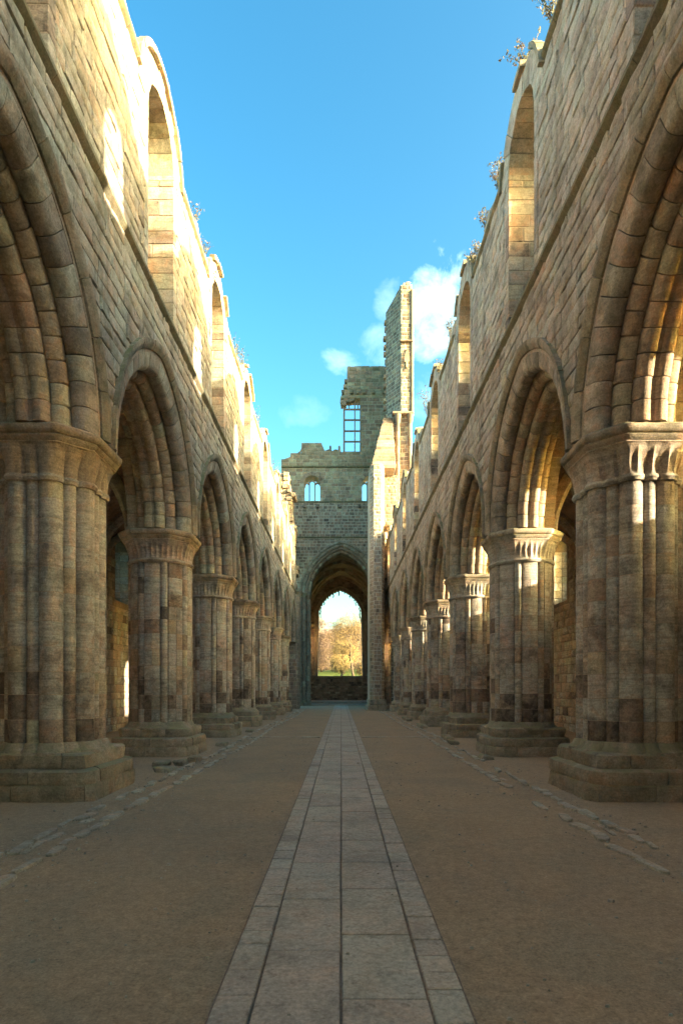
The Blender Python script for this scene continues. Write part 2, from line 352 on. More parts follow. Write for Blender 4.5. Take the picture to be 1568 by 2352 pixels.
def lay(polys, frame, parent, mat, name, n0=-.03, n1=.022, limit=290, eye=(0, 0, 1.6), min_px=0, r=rnd, mats=None, inset=.014, jit=.006):
    """the stones that show largest become parts, the rest one joined part"""
    sc_ = []
    for P in polys:
        cu = sum(p[0] for p in P) / len(P); cz = sum(p[1] for p in P) / len(P)
        c = Vector(frame(cu, 0, cz)); d = c - Vector(eye)
        vis = d.y > .5 and abs(d.x / max(d.y, .1)) < .62 and d.z / max(d.y, .1) < 1.25
        n = Vector(frame(cu, 1, cz)) - Vector(frame(cu, 0, cz))
        fac = max(.02, -(n.normalized() @ d.normalized()))
        sc_.append((abs(area(P)) * fac / d.length_squared * (1 if vis else 1e-3), P))
    sc_.sort(key=lambda t: -t[0])
    mb = {}
    for i, (s_, P) in enumerate(sc_):
        V, F = block(P, frame, n0, n1 + r.uniform(-.008, .010), inset, jit, r)
        mt = mat if mats is None else r.choices(mats[0], mats[1])[0]
        if i < limit: single(name, V, F, mt, parent)
        else: mb.setdefault(mt.name, (mt, MB()))[1].put(V, F, r.random())
    for k, (mt, b_) in mb.items(): b_.make(name + '_field', mt, parent, kind='stuff')

# ------------------------------------------------------------------ plan of the church
U = 5.53; XW = 3.69; TH = 1.5; XC = XW + TH / 2; XB = XW + TH; XA = 8.6
PY = [(.68 + k) * U for k in range(9)]           # piers 0..8 (8 is the crossing)
BY = [(.18 + k) * U for k in range(9)]           # bay centres 0..8
ZS = 5.43; AE = .476; RH = 3.156                 # arcade springing, centre offset, hood radius
ZSTR = 9.42; WSP = 12.78; WR = .865; WO = 1.36   # string course, window springing, opening and ring radius

def arch_z(y):
    for b in BY:
        dy = abs(y - b)
        if dy + AE < 2.92: return ZS + math.sqrt(max(0, 2.92 ** 2 - (dy + AE) ** 2))
    return ZS
def wall_top(y, s):
    t = 13.30 + .24 * mn.noise(Vector((y * .9, s * 7, 0))) + .10 * mn.noise(Vector((y * 3.1, s * 9, 2)))
    t += .12 if (math.floor(y / .83 + s) % 3 == 0) else 0
    for b in BY:
        dy = abs(y - b)
        if dy < WO + .02: t = max(t if dy > WR else 0, WSP + math.sqrt(max(0, (WO + .05) ** 2 - dy ** 2)))
    return t

def nave_wall(s):
    root = thing('nave_wall', 'tall pale ashlar nave wall with round-headed windows above the %s arcade' % ('left' if s < 0 else 'right'), 'wall', (s * XC, 20, ZS), group='nave clerestory walls')
    y0, y1 = -3.0, PY[8] - .2
    cuts = {y0, y1}
    y = y0
    while y < y1: cuts.add(round(y, 3)); y += .16
    for b in BY:
        for e in (-WR, WR):
            if y0 < b + e < y1: cuts.add(b + e)
    cuts = sorted(cuts); mb = MB()
    xf, xb = s * XW, s * XB
    def quad(a, b, c, d): mb.put([a, b, c, d], [(0, 1, 2, 3)])
    def inwin(ym):
        for b in BY:
            if abs(ym - b) < WR and b > y0 + 1: return b
        return None
    prev = None
    for ya, yb in zip(cuts[:-1], cuts[1:]):
        ym = (ya + yb) / 2; b = inwin(ym)
        eps = 1e-4
        if b is None: segs = [((arch_z(ya + eps), arch_z(yb - eps)), (wall_top(ya + eps, s), wall_top(yb - eps, s)))]
        else:
            hz = lambda yy: WSP + math.sqrt(max(0, WR ** 2 - (yy - b) ** 2)) + .03
            segs = [((arch_z(ya), arch_z(yb)), (ZSTR, ZSTR)), ((hz(ya), hz(yb)), (wall_top(ya + eps, s), wall_top(yb - eps, s)))]
            # the steep sill inside the window, rising outwards
            quad((xf, ya, ZSTR), (xf, yb, ZSTR), (s * (XB - .35), yb, 11.55), (s * (XB - .35), ya, 11.55))
            quad((s * (XB - .35), ya, 11.55), (s * (XB - .35), yb, 11.55), (xb, yb, 11.55), (xb, ya, 11.55))
            quad((xb, ya, ZSTR), (xb, yb, ZSTR), (xb, yb, 11.55), (xb, ya, 11.55))
        for (l0, l1), (h0, h1) in segs:
            quad((xf, ya, l0), (xf, yb, l1), (xf, yb, h1), (xf, ya, h0))
            quad((xb, ya, l0), (xb, yb, l1), (xb, yb, h1), (xb, ya, h0))
            quad((xf, ya, l0), (xf, yb, l1), (xb, yb, l1), (xb, ya, l0))
            quad((xf, ya, h0), (xf, yb, h1), (xb, yb, h1), (xb, ya, h0))
    for b in BY:
        for e in (-WR, WR):
            quad((xf, b + e, ZSTR), (xb, b + e, ZSTR), (xb, b + e, WSP + .1), (xf, b + e, WSP + .1))
    for yy in (y0, y1):
        quad((xf, yy, ZS), (xb, yy, ZS), (xb, yy, 13.3), (xf, yy, 13.3))
    mb.make('wall_core', M['mortar'], root)
    fr = (lambda u, n, z: (s * (XW - n), u, z))
    def push(u, z):
        for b in BY:
            dy = u - b
            if z < 8.9 and abs(dy) < 2.8:
                q = abs(dy) + AE; zz = z - ZS
                if zz > -.2 and math.hypot(q, zz) < 3.06:
                    k = 3.06 / max(.01, math.hypot(q, zz)); nq = q * k - AE
                    if nq < 0: return (u, ZS + math.sqrt(3.06 ** 2 - q ** 2))
                    return (b + math.copysign(nq, dy), ZS + zz * k)
            if z > ZSTR + .05 and abs(dy) < WO:
                if z > WSP:
                    h = math.hypot(dy, z - WSP)
                    if h < WO - .01:
                        k = (WO - .01) / max(h, .01); return (b + dy * k, WSP + (z - WSP) * k)
                elif abs(dy) < WR + .20: return (b + math.copysign(WR + .20, dy), z)
        return (u, min(z, wall_top(u, s) + .01))
    def in_open(u, z):
        for b in BY:
            if z > ZSTR and abs(u - b) < WR + .1 and z < WSP + .8: return True
            if z < ZS + 3.1 and math.hypot(abs(u - b) + AE, z - ZS) < 2.9: return True
        return False
    pol = courses(y0 + 3, y1, ZS + .02, ZSTR - .08, (.20, .29), (.30, .80), push, r=random.Random(11 + s), gap=.016, skip=in_open)
    pol += courses(y0 + 3, y1, ZSTR + .08, 13.0, (.20, .29), (.30, .80), push, r=random.Random(21 + s), gap=.016, skip=in_open)
    pol += courses(y0 + 3, y1, 13.08, 13.62, (.26, .30), (.45, .9), push, r=random.Random(31 + s), gap=.012, skip=in_open)
    lay(pol, fr, root, M['wall'], 'wall_block', r=random.Random(5 + s), n1=.022, mats=([M['wall'], M['warm'], M['roll']], [14, 1.0, .8]), jit=.012)
    # string course and cornice, stone by stone
    r = random.Random(40 + s); y = -.5
    while y < y1:
        l = r.uniform(1.0, 1.5); a, b_ = y + .006, min(y + l, y1) - .006
        h = .11; V = []
        P = [(0, ZSTR - .13), (.03, ZSTR - .11), (.10, ZSTR - .03), (.10, ZSTR + .03), (0, ZSTR + .09), (-.1, ZSTR)]
        for yy in (a, b_):
            for (n, z) in P: V.append((s * (XW - n), yy, z + r.uniform(-.004, .004)))
        k = len(P); F = [tuple(range(k - 1, -1, -1)), tuple(range(k, 2 * k))] + [(i, (i + 1) % k, k + (i + 1) % k, k + i) for i in range(k)]
        single('string_stone', V, F, M['string'], root)
        y += l
    for i, b in enumerate(BY[:-1] + [BY[-1]]):
        y = b + WO + .08; e = min(b + U - WO - .08, y1)
        while y < e - .2 and y > 0:
            l = min(r.uniform(.8, 1.3), e - y); a, b_ = y + .005, y + l - .005; V = []
            P = [(-.05, 12.95), (.02, 12.97), (.09, 13.03), (.09, 13.08), (-.05, 13.10)]
            for yy in (a, b_):
                for (n, z) in P: V.append((s * (XW - n), yy, z + r.uniform(-.006, .006)))
            k = len(P); F = [tuple(range(k - 1, -1, -1)), tuple(range(k, 2 * k))] + [(q, (q + 1) % k, k + (q + 1) % k, k + q) for q in range(k)]
            single('cornice_stone', V, F, M['string'], root); y += l
    # windows: ring of voussoirs, hood, jamb stones
    for i, b in enumerate(BY):
        if b + 1 > y1: continue
        wroot = add('clerestory_window', None, root, (s * XW, b, ZSTR))
        r = random.Random(100 + i + 17 * (s + 1)); n = 11
        for k in range(n):
            a0, a1 = math.pi * k / n + .006, math.pi * (k + 1) / n - .006
            V = []; ro = WO + r.uniform(-.14, .12); ri = WR - .01 + r.uniform(-.012, .012)
            for x in (-.025 + r.uniform(-.008, .008), TH + .02):
                for rr in (ri, ro):
                    for a in (a0, (a0 + a1) / 2, a1): V.append((s * (XW + x), b + rr * math.cos(a), WSP + rr * math.sin(a)))
            F = [(0, 1, 4, 3), (1, 2, 5, 4), (6, 9, 10, 7), (7, 10, 11, 8), (0, 6, 7, 1), (1, 7, 8, 2), (3, 4, 10, 9), (4, 5, 11, 10), (0, 3, 9, 6), (2, 8, 11, 5)]
            single('voussoir', V, F, M['roll'] if r.random() < .5 else M['wall'], wroot)
        n = 7; hb = MB()
        for k in range(n):
            a0, a1 = .12 + (math.pi - .24) * k / n + .006, .12 + (math.pi - .24) * (k + 1) / n - .006
            if r.random() < .3: continue
            V = []; jr_ = r.uniform(-.03, .02)
            for x in (-.10 + jr_, .05):
                for rr in (WO + .0 + jr_, WO + .11 + jr_ * 2):
                    for a in (a0, (a0 + a1) / 2, a1): V.append((s * (XW + x), b + rr * math.cos(a), WSP + rr * math.sin(a)))
            F = [(0, 1, 4, 3), (1, 2, 5, 4), (6, 9, 10, 7), (7, 10, 11, 8), (0, 6, 7, 1), (1, 7, 8, 2), (3, 4, 10, 9), (4, 5, 11, 10), (0, 3, 9, 6), (2, 8, 11, 5)]
            single('hood_stone', V, F, M['hood'], wroot)
        for e in (-1, 1):
            z = ZSTR + .09; row = 0; jb = MB()
            while z < WSP - .05:
                h = min(r.uniform(.27, .36), WSP - z)
                if WSP - z - h < .12: h = WSP - z
                cutx = r.choice((.45, .75, 1.0)) if row % 2 else r.choice((.3, .6, .9))
                for (xa, xb_) in ((-.022, cutx), (cutx + .012, TH + .01)):
                    inb = .19
                    ya, yb_ = (b + e * (WR - .012), b + e * (WR + inb))
                    if ya > yb_: ya, yb_ = yb_, ya
                    X0, X1 = s * (XW + xa), s * (XW + xb_)
                    if X0 > X1: X0, X1 = X1, X0
                    V, F = bbox(X0, X1, ya, yb_, z + .006, z + h - .006, .012, .006, r)
                    if e > 0: single('jamb_stone', V, F, r.choices([M['wall'], M['soot'], M['warm']], [4, 5 if s > 0 else 1.4, 2.5])[0], wroot)  # more sooty stones on the right, also to darken reveals the sun hits
                    else: jb.put(V, F, r.random())
                z += h; row += 1
            if e < 0: jb.make('jamb', M['wall'], wroot)
        ob = MB(); IW = .46; X0_, X1_ = sorted((s * (XB - .34), s * (XB + .012)))
        for e in (-1, 1):
            z = 11.55
            while z < WSP - .02:
                h = min(.33, WSP - z); ya, yb_ = sorted((b + e * IW, b + e * (WR + .03)))
                V, F = bbox(X0_, X1_, ya, yb_, z + .004, z + h - .004, .02, .006, r); single('outer_jamb_stone', V, F, M['wall'], wroot); z += h
        for k in range(9):
            a0, a1 = math.pi * k / 9 + .008, math.pi * (k + 1) / 9 - .008; V = []
            for x in (X0_, X1_):
                for rr in (IW, WR + .03):
                    for a in (a0, (a0 + a1) / 2, a1): V.append((x, b + rr * math.cos(a), WSP + rr * math.sin(a)))
            F = [(0, 1, 4, 3), (1, 2, 5, 4), (6, 9, 10, 7), (7, 10, 11, 8), (0, 6, 7, 1), (1, 7, 8, 2), (3, 4, 10, 9), (4, 5, 11, 10), (0, 3, 9, 6), (2, 8, 11, 5)]
            ob.put(V, F, r.random())
        ob.make('outer_arch', M['wall'], wroot, kind='stuff')
        sb = MB()
        for k in range(4):
            t0, t1 = k / 4, (k + 1) / 4
            x0_, x1_ = .0 + t0 * (TH - .35), t1 * (TH - .35); z0_, z1_ = ZSTR + t0 * 2.13, ZSTR + t1 * 2.13
            V = [(s * (XW + x0_), b - WR, z0_ + .03), (s * (XW + x0_), b + WR, z0_ + .03), (s * (XW + x1_), b + WR, z1_ + .0), (s * (XW + x1_), b - WR, z1_ + .0),
                 (s * (XW + x0_ + .1), b - WR, z0_ - .1), (s * (XW + x0_ + .1), b + WR, z0_ - .1), (s * (XW + x1_ + .1), b + WR, z1_ - .1), (s * (XW + x1_ + .1), b - WR, z1_ - .1)]
            sb.put(V, [(0, 1, 2, 3), (7, 6, 5, 4), (0, 4, 5, 1), (1, 5, 6, 2), (2, 6, 7, 3), (3, 7, 4, 0)], r.random())
        sb.make('sill', M['wall'], wroot)
    return root

# ---- arcade arches: voussoir meshes shared by all bays
def circ(cx, cr, rad, a0, a1, n):
    return [(cx + rad * math.cos(R(a0 + (a1 - a0) * i / n)), cr + rad * math.sin(R(a0 + (a1 - a0) * i / n))) for i in range(n + 1)]
PROF = {}
h = TH / 2
PROF['hood'] = [(-h - .10, 3.156), (-h + .03, 3.156), (-h + .03, 2.98), (-h - .03, 2.98), (-h - .075, 3.04), (-h - .10, 3.09)]
PROF['outer'] = [(-h + .005, 3.01), (-h + .40, 3.01), (-h + .40, 2.70)] + circ(-h + .185, 2.76, .15, -8, -172, 9) + [(-h + .015, 2.84), (-h + .004, 2.90)]
PROF['outer_back'] = [(h - .005, 3.01), (h - .40, 3.01), (h - .40, 2.70), (h - .03, 2.66)][::-1]
PROF['middle'] = [(-.44, 2.84), (.44, 2.84), (.44, 2.70)] + circ(.31, 2.60, .14, 10, -110, 6) + [(.24, 2.50), (-.24, 2.50)] + circ(-.31, 2.60, .14, -70, -190, 6) + [(-.44, 2.70)]
PROF['inner'] = [(-.235, 2.62), (.235, 2.62), (.235, 2.46)] + circ(.115, 2.42, .125, 10, -120, 6) + [(.03, 2.345), (-.03, 2.345)] + circ(-.115, 2.42, .125, -60, -190, 6) + [(-.235, 2.46)]
def sector(prof, a0, a1, e, n=3, jit=.006, seed=0, shrink=.006, lim=None, jr=.008):
    r = random.Random(seed); V = []; k = len(prof)
    cu = sum(p[0] for p in prof) / k; cr = sum(p[1] for p in prof) / k
    du, dr = r.uniform(-jr, jr), r.uniform(-jr, jr)
    st = [(a0 + .0, 1 - .035), (a0 + (a1 - a0) * .05, 1)] + [(a0 + (a1 - a0) * i / n, 1) for i in range(1, n)] + [(a1 - (a1 - a0) * .05, 1), (a1, 1 - .035)]
    for a, sc2 in st:
        for (u, rr) in prof:
            u2, r2 = cu + (u - cu) * sc2 + du, cr + (rr - cr) * sc2 + dr
            q, z = r2 * math.cos(a), r2 * math.sin(a)
            d_ = jit * mn.noise(Vector((u2 * 9 + seed, q * 7, z * 7)))
            r2 += d_
            q, z = r2 * math.cos(a), r2 * math.sin(a)
            if q < e + .004:
                q = e + .004; z = math.sqrt(max(0, r2 * r2 - q * q))
            V.append((u2, q, z))
    F = [tuple(range(k)), tuple((len(st) - 1) * k + i for i in range(k - 1, -1, -1))]
    for j in range(len(st) - 1):
        for i in range(k):
            i2 = (i + 1) % k; F.append((j * k + i, (j + 1) * k + i, (j + 1) * k + i2, j * k + i2))
    return V, F
ARCH_MESH = {}
def arch_ring(ring, mat, e, n, key, variants=2, apex_r=None, jr=.008):
    prof = PROF[ring]; rm = sum(p[1] for p in prof) / len(prof)
    amax = math.acos(e / max(p[1] for p in prof)) + .02
    out = []
    for i in range(n):
        vs = []
        for v in range(variants):
            V, F = sector(prof, amax * i / n + .0022, amax * (i + 1) / n - .0022, e, seed=i * 7 + v * 31 + len(ring), jr=jr)
            me = mesh('voussoir', V, F, mat, None, False); me.update(); vs.append(me)
        out.append(vs)
    ARCH_MESH[key] = out
    return out
arch_ring('hood', M['hood'], AE, 6, 'hood'); arch_ring('outer', M['roll'], AE, 11, 'outer'); arch_ring('outer_back', M['warm'], AE, 9, 'outer_back', 1)
arch_ring('middle', M['warm'], AE, 12, 'middle', 3); arch_ring('inner', M['warm'], AE, 11, 'inner', 3)
ORD = ['first', 'second', 'third', 'fourth', 'fifth', 'sixth', 'seventh', 'eighth', 'ninth']
def nave_arch(s, i):
    """arch over bay i; objects rotated about the arc centres"""
    b = BY[i]; r = random.Random(300 + i * 2 + s)
    side = 'left' if s < 0 else 'right'
    lab = '%s pointed arch from the front in the %s arcade, moulded rolls under a hood' % (ORD[i - 1], side)
    root = thing('arcade_arch', lab, 'arch', (s * XC, b, ZS), group='pointed arches of the nave arcade')
    mb = MB()
    for half in (1, -1):
        for vs in ARCH_MESH['outer_back']:
            mb.put([(v.co.x * s + s * XC, v.co.y * half + b - half * AE, v.co.z + ZS) for v in vs[0].vertices], [tuple(p.vertices) for p in vs[0].polygons], r.random())
    mb.make('rear_voussoirs', M['warm'], root, kind='stuff')
    for ring, nm in (('hood', 'hood_stone'), ('outer', 'voussoir'), ('middle', 'middle_voussoir'), ('inner', 'inner_voussoir')):
        ms = ARCH_MESH[ring]
        for half in (1, -1):
            for k, vs in enumerate(ms):
                # the nave side of the wall is at local u<0 for s=+1
                me = r.choice(vs)
                o = add(nm, me, root, (s * XC, b - half * AE, ZS))
                o.scale = (s, half, 1)
    return root

# ---- piers
ZB = .78; ZN = 4.70; ZCAP = 5.20                 # top of base, neck, underside of abacus
HS = [.31, .34, .37, .40, .43]
def split_height(total, r):
    out = []; left = total
    while left > .8:
        h_ = r.choice(HS); out.append(h_); left -= h_
    out += [left / 2, left / 2] if left > .5 else [left]
    return out
LOBES = {}
def lobe_pts(kind):
    if kind == 'big': return .60, [(.168 * math.cos(R(a)), .168 * math.sin(R(a))) for a in range(-105, 106, 15)]
    if kind == 'small': return .60, [(.104 * math.cos(R(a)), .104 * math.sin(R(a))) for a in range(-105, 106, 21)]
    if kind == 'face': return 0, [(.55, -.15), (.65, -.19), (.715, -.186), (.745, -.11), (.755, 0), (.745, .11), (.715, .186), (.65, .19), (.55, .15)]
    if kind == 'halfa': return 0, [(.55, -.15), (.65, -.19), (.715, -.186), (.745, -.11), (.755, -.004), (.55, -.004)]
    if kind == 'halfb': return 0, [(.55, .004), (.755, .004), (.745, .11), (.715, .186), (.65, .19), (.55, .15)]
    if kind == 'roll': return .70, [(.075 * math.cos(R(a)), .085 * math.sin(R(a))) for a in range(-110, 111, 22)]
def prism(pts, z0, z1, b=.012, jit=.004, seed=0, off=0.0, nz=2):
    k = len(pts); cx = sum(p[0] for p in pts) / k; cy = sum(p[1] for p in pts) / k
    V = []; lev = [(z0, .975), (z0 + b, 1.0)] + [(z0 + (z1 - z0) * i / nz, 1.0) for i in range(1, nz)] + [(z1 - b, 1.0), (z1, .975)]
    for z, s_ in lev:
        for (x, y) in pts:
            X, Y = cx + (x - cx) * s_, cy + (y - cy) * s_
            d_ = jit * mn.noise(Vector((X * 6 + seed * 3.7, Y * 6, z * 5))) + jit * .6 * mn.noise(Vector((X * 20 + seed, Y * 20, z * 16)))
            V.append((X + off + d_ * 1.4, Y + d_ * .6, z))
    F = [tuple(range(k - 1, -1, -1)), tuple((len(lev) - 1) * k + i for i in range(k))]
    for j in range(len(lev) - 1):
        for i in range(k):
            i2 = (i + 1) % k; F.append((j * k + i, j * k + i2, (j + 1) * k + i2, (j + 1) * k + i))
    return V, F
def lobe_mesh(kind, hgt, var, mat):
    key = (kind, round(hgt, 3), var, mat.name)
    if key not in LOBES:
        off, pts = lobe_pts(kind)
        V, F = prism(pts, .005, hgt - .005, seed=var * 13 + len(kind), off=off)
        LOBES[key] = mesh('pier_stone', V, F, mat, None, False)
    return LOBES[key]
def octr(t, a, d, rot=0):
    """radius of a chamfered square at angle t"""
    m = 1e9
    for k in range(8):
        th = k * math.pi / 4 + rot; c = math.cos(t - th)
        if c > 1e-3: m = min(m, (a if k % 2 == 0 else d) / c)
    return m
def plinth_outline(t, a, d):
    return octr(t, a, d)
def polar(rings, n=96, a0=0.0, a1=2 * math.pi, closed=True, smooth_mod=None):
    """rings: list of (radius function, z function or value)"""
    V = []; m = n if closed else n + 1
    for rf, z in rings:
        for i in range(m):
            t = a0 + (a1 - a0) * i / n; r_ = rf(t); zz = z(t) if callable(z) else z
            V.append((r_ * math.cos(t), r_ * math.sin(t), zz))
    F = []
    for j in range(len(rings) - 1):
        for i in range(n if closed else m - 1):
            i2 = (i + 1) % m; F.append((j * m + i, j * m + i2, (j + 1) * m + i2, (j + 1) * m + i))
    return V, F, m
def wedge_stone(outl, z0, z1, top_in, a0, a1, seed, jit=.02, rin=.35, round_=.03):
    """one block of a plinth: a sector of the outline, with weathered top edge"""
    n = 7; cols = []
    for i in range(n + 1):
        t = a0 + (a1 - a0) * i / n; ro = outl(t)
        edge = .985 if i in (0, n) else 1.0
        def P(rr, z): 
            e = jit * mn.noise(Vector((rr * math.cos(t) * 2.2 + seed, rr * math.sin(t) * 2.2, z * 3 + seed * .7))) + jit * .5 * mn.noise(Vector((rr * math.cos(t) * 8 + seed, rr * math.sin(t) * 8, z * 9)))
            rr = rr * edge + e if rr > rin + .01 else rr
            return (rr * math.cos(t), rr * math.sin(t), z + e * .4)
        cols.append([P(rin, z0), P(ro - .006, z0), P(ro, z0 + .02), P(ro, z0 + (z1 - z0) * .55), P(ro - round_ * .3, z1 - round_), P(ro - round_ - top_in * .5, z1 - round_ * .2), P(ro - top_in - round_, z1), P(rin, z1 + .001)])
    k = len(cols[0]); V = [p for c in cols for p in c]; F = []
    for i in range(n):
        for j in range(k):
            j2 = (j + 1) % k; F.append((i * k + j, (i + 1) * k + j, (i + 1) * k + j2, i * k + j2))
    F.append(tuple(range(k))); F.append(tuple(n * k + j for j in range(k - 1, -1, -1)))
    return V, F
def pier(s, i):
    y = PY[i]; r = random.Random(500 + i * 2 + s); side = 'left' if s < 0 else 'right'
    c = Vector((s * (XC + .09), y, 0))
    kind = 'a bundle of thick round shafts' if i <= 1 else 'broad faces between thin rolls'
    lab = '%s pier from the front, %s arcade, %s' % (ORD[max(i - 1, 0)] if i else 'hidden', side, kind)
    if i == 0: lab = 'pier beside the viewer in the %s arcade, thick round shafts' % side
    root = thing('arcade_pier', lab, 'pier', c, group='nave arcade piers')
    V, F, m = polar([(lambda t: .57, .5), (lambda t: .57, ZN + .02)], 24)
    V.append((0, 0, ZN + .02)); F += [(m + q, m + (q + 1) % m, len(V) - 1) for q in range(m)]
    add('pier_core', mesh('pier_core', V, F, M['mortar_dark'], None), root, c)
    def lobe_r(t, big, e):
        if i <= 1:
            best = .60
            for k in range(8):
                for (ang, off, rad) in ((k * math.pi / 4 + math.pi / 8, .60, .171), (k * math.pi / 4, .60, .108)):
                    d_ = math.atan2(math.sin(t - ang), math.cos(t - ang))
                    q = off * math.sin(d_)
                    if abs(q) < rad: best = max(best, off * math.cos(d_) + math.sqrt(rad ** 2 - q ** 2))
            return best + e
        if big:
            best = .60
            for k in range(8):
                d_ = math.atan2(math.sin(t - k * math.pi / 4), math.cos(t - k * math.pi / 4))
                if abs(d_) < .262: best = max(best, .752 - .25 * max(0, abs(d_) - .15))
                d_ = math.atan2(math.sin(t - k * math.pi / 4 - math.pi / 8), math.cos(t - k * math.pi / 4 - math.pi / 8)); q = .70 * math.sin(d_)
                if abs(q) < .075: best = max(best, .70 * math.cos(d_) + math.sqrt(.075 ** 2 - q ** 2))
            return best + e
        q = abs(math.sin(4 * t)); return .745 + .02 * (1 - q) + e
    hs = split_height(ZN - ZB, r); z = ZB
    jm = MB(); zz = ZB
    for hh in hs:
        V, F, m = polar([(lambda t: .5, zz - .005), (lambda t: lobe_r(t, 1, -.007), zz - .0045), (lambda t: lobe_r(t, 1, -.007), zz + .0045), (lambda t: .5, zz + .005)], 144 if i < 4 else 72)
        jm.put([(v[0] + c.x, v[1] + c.y, v[2]) for v in V], F, .3); zz += hh
    jm.make('mortar_joints', M['mortar'], root, kind='stuff')
    def mat_for(row):
        if row <= 1: return r.choices([M['soot'], M['pier'], M['warm']], [3.4 - row, 3, .7])[0]
        if row == 2: return r.choices([M['soot'], M['pier'], M['warm']], [1.2, 6, 1])[0]
        return r.choices([M['pier'], M['warm'], M['soot']], [8, 1.2, .8 if i > 1 else .3])[0]
    for row, hh in enumerate(hs):
        lo = i >= 5
        rowmb = {}
        for k in range(8):
            ang = k * math.pi / 4
            items = []
            if i <= 1: items = [('big', ang + math.pi / 8), ('small', ang)]
            elif r.random() < .35: items = [('halfa', ang), ('halfb', ang), ('roll', ang + math.pi / 8)]
            else: items = [('face', ang), ('roll', ang + math.pi / 8)]
            for kd, a in items:
                mt = mat_for(row); me = lobe_mesh(kd, hh, r.randrange(2), mt)
                if kd == 'roll' or lo:
                    mb = rowmb.setdefault((kd == 'roll', mt.name), (mt, MB()))[1]
                    ca, sa = math.cos(a), math.sin(a)
                    mb.put([(v.co.x * ca - v.co.y * sa + c.x, v.co.x * sa + v.co.y * ca + c.y, v.co.z + z) for v in me.vertices], [tuple(p.vertices) for p in me.polygons], r.random())
                else:
                    add('shaft_drum' if i <= 1 else 'pier_stone', me, root, (c.x, c.y, z), rotz=a)
        for (isr, nm), (mt, mb) in rowmb.items():
            mb.make('roll_course' if isr else 'pier_course', mt, root, kind='stuff')
        z += hh
    # neck ring, capital, abacus
    if i > 1 or True:
        V, F, m = polar([(lambda t: lobe_r(t, 0, -.06), ZN - .045), (lambda t: lobe_r(t, 0, .035), ZN - .045), (lambda t: lobe_r(t, 0, .06), ZN), (lambda t: lobe_r(t, 0, .04), ZN + .045), (lambda t: lobe_r(t, 0, -.06), ZN + .05)], 128 if i < 4 else 64)
        add('neck_ring', mesh('neck_ring', V, F, M['pier'], None, False), root, c)
    fl = 0 if (i == 1 and s < 0) else .035
    nfl = 44 if i <= 1 else 40
    def capr(t, w):
        base = lobe_r(t, 0, .01); top = octr(t, .81, .87)
        ww = w ** 1.5
        f = fl * math.sin(math.pi * min(1, w * 1.25)) * abs(math.sin(t * nfl / 2)) if fl else 0
        e = (.035 if not fl else .008) * mn.noise(Vector((math.cos(t) * 3 + i, math.sin(t) * 3 + s * 5, w * 2)))
        return base * (1 - ww) + top * ww - f + e
    rg = [((lambda t, w=w: capr(t, w)), ZN + .03 + (ZCAP - ZN - .03) * w) for w in (0, .12, .3, .5, .7, .85, .93)] + [(lambda t: octr(t, .815, .875), ZCAP - .02), (lambda t: octr(t, .815, .875), ZCAP + .01)]
    V, F, m = polar(rg, 352 if i <= 3 else 160)
    add('capital', mesh('capital', V, F, M['warm'] if (i <= 1 and s < 0) else M['pier'], None, False), root, c)
    def ab(e, jz=0):
        def f(t):
            return octr(t, .85 + e, .915 + e) + .006 * mn.noise(Vector((math.cos(t) * 4 + i * 3, math.sin(t) * 4, s)))
        return f
    rg = [(lambda t: .5, ZCAP), (ab(-.03), ZCAP), (ab(.0), ZCAP + .035), (ab(.015), ZCAP + .07), (ab(-.0), ZCAP + .085), (ab(.03), ZCAP + .10), (ab(.055), ZCAP + .15), (ab(.055), ZCAP + .20), (ab(.035), ZCAP + .225), (lambda t: .3, ZCAP + .228)]
    V, F, m = polar(rg, 96)
    add('abacus', mesh('abacus', V, F, M['roll'], None, False), root, c)
    # base mouldings and plinth
    rg = [(lambda t: lobe_r(t, 0, .0), ZB + .03), (lambda t: lobe_r(t, 0, .03), ZB + .01), (lambda t: lobe_r(t, 0, .05) + .01 * mn.noise(Vector((t * 3, i, s))), ZB - .05), (lambda t: lobe_r(t, 0, .11) + .02 * mn.noise(Vector((math.cos(t) * 3, math.sin(t) * 3, i))), ZB - .10), (lambda t: lobe_r(t, 0, .12), ZB - .15)]
    V, F, m = polar(rg, 128 if i < 4 else 64)
    add('base_moulding', mesh('base_moulding', V, F, M['plinth'], None, False), root, c)
    A, D = (1.0, 1.30) if i <= 1 else (1.0, 1.22)
    tiers = [(.0 - .05, .24, 0.0, 0.0), (.24, .45, -.01, .10), (.45, ZB - .11, -.15, .05)]
    for tn, (z0, z1, e, ti) in enumerate(tiers):
        n = (7, 6, 6)[tn] if i <= 4 else 4
        cut = sorted(2 * math.pi * (k + r.uniform(-.18, .18)) / n + tn * .5 for k in range(n)); mb = MB()
        for k in range(n):
            a0 = cut[k] + .006; a1 = (cut[k + 1] if k < n - 1 else cut[0] + 2 * math.pi) - .006
            # snap the sampling to the corners of the outline by fine steps
            V, F = wedge_stone(lambda t: plinth_outline(t, A + e, D + e), z0, z1, ti, a0, a1, r.uniform(0, 50), jit=.032 if tn < 2 else .055)
            V = [(v[0] + c.x, v[1] + c.y, v[2]) for v in V]
            if i <= 4: single('plinth_stone', V, F, M['plinth'], root)
            else: mb.put(V, F, r.random())
        if i > 4: mb.make('plinth_tier', M['plinth'], root)
    return root

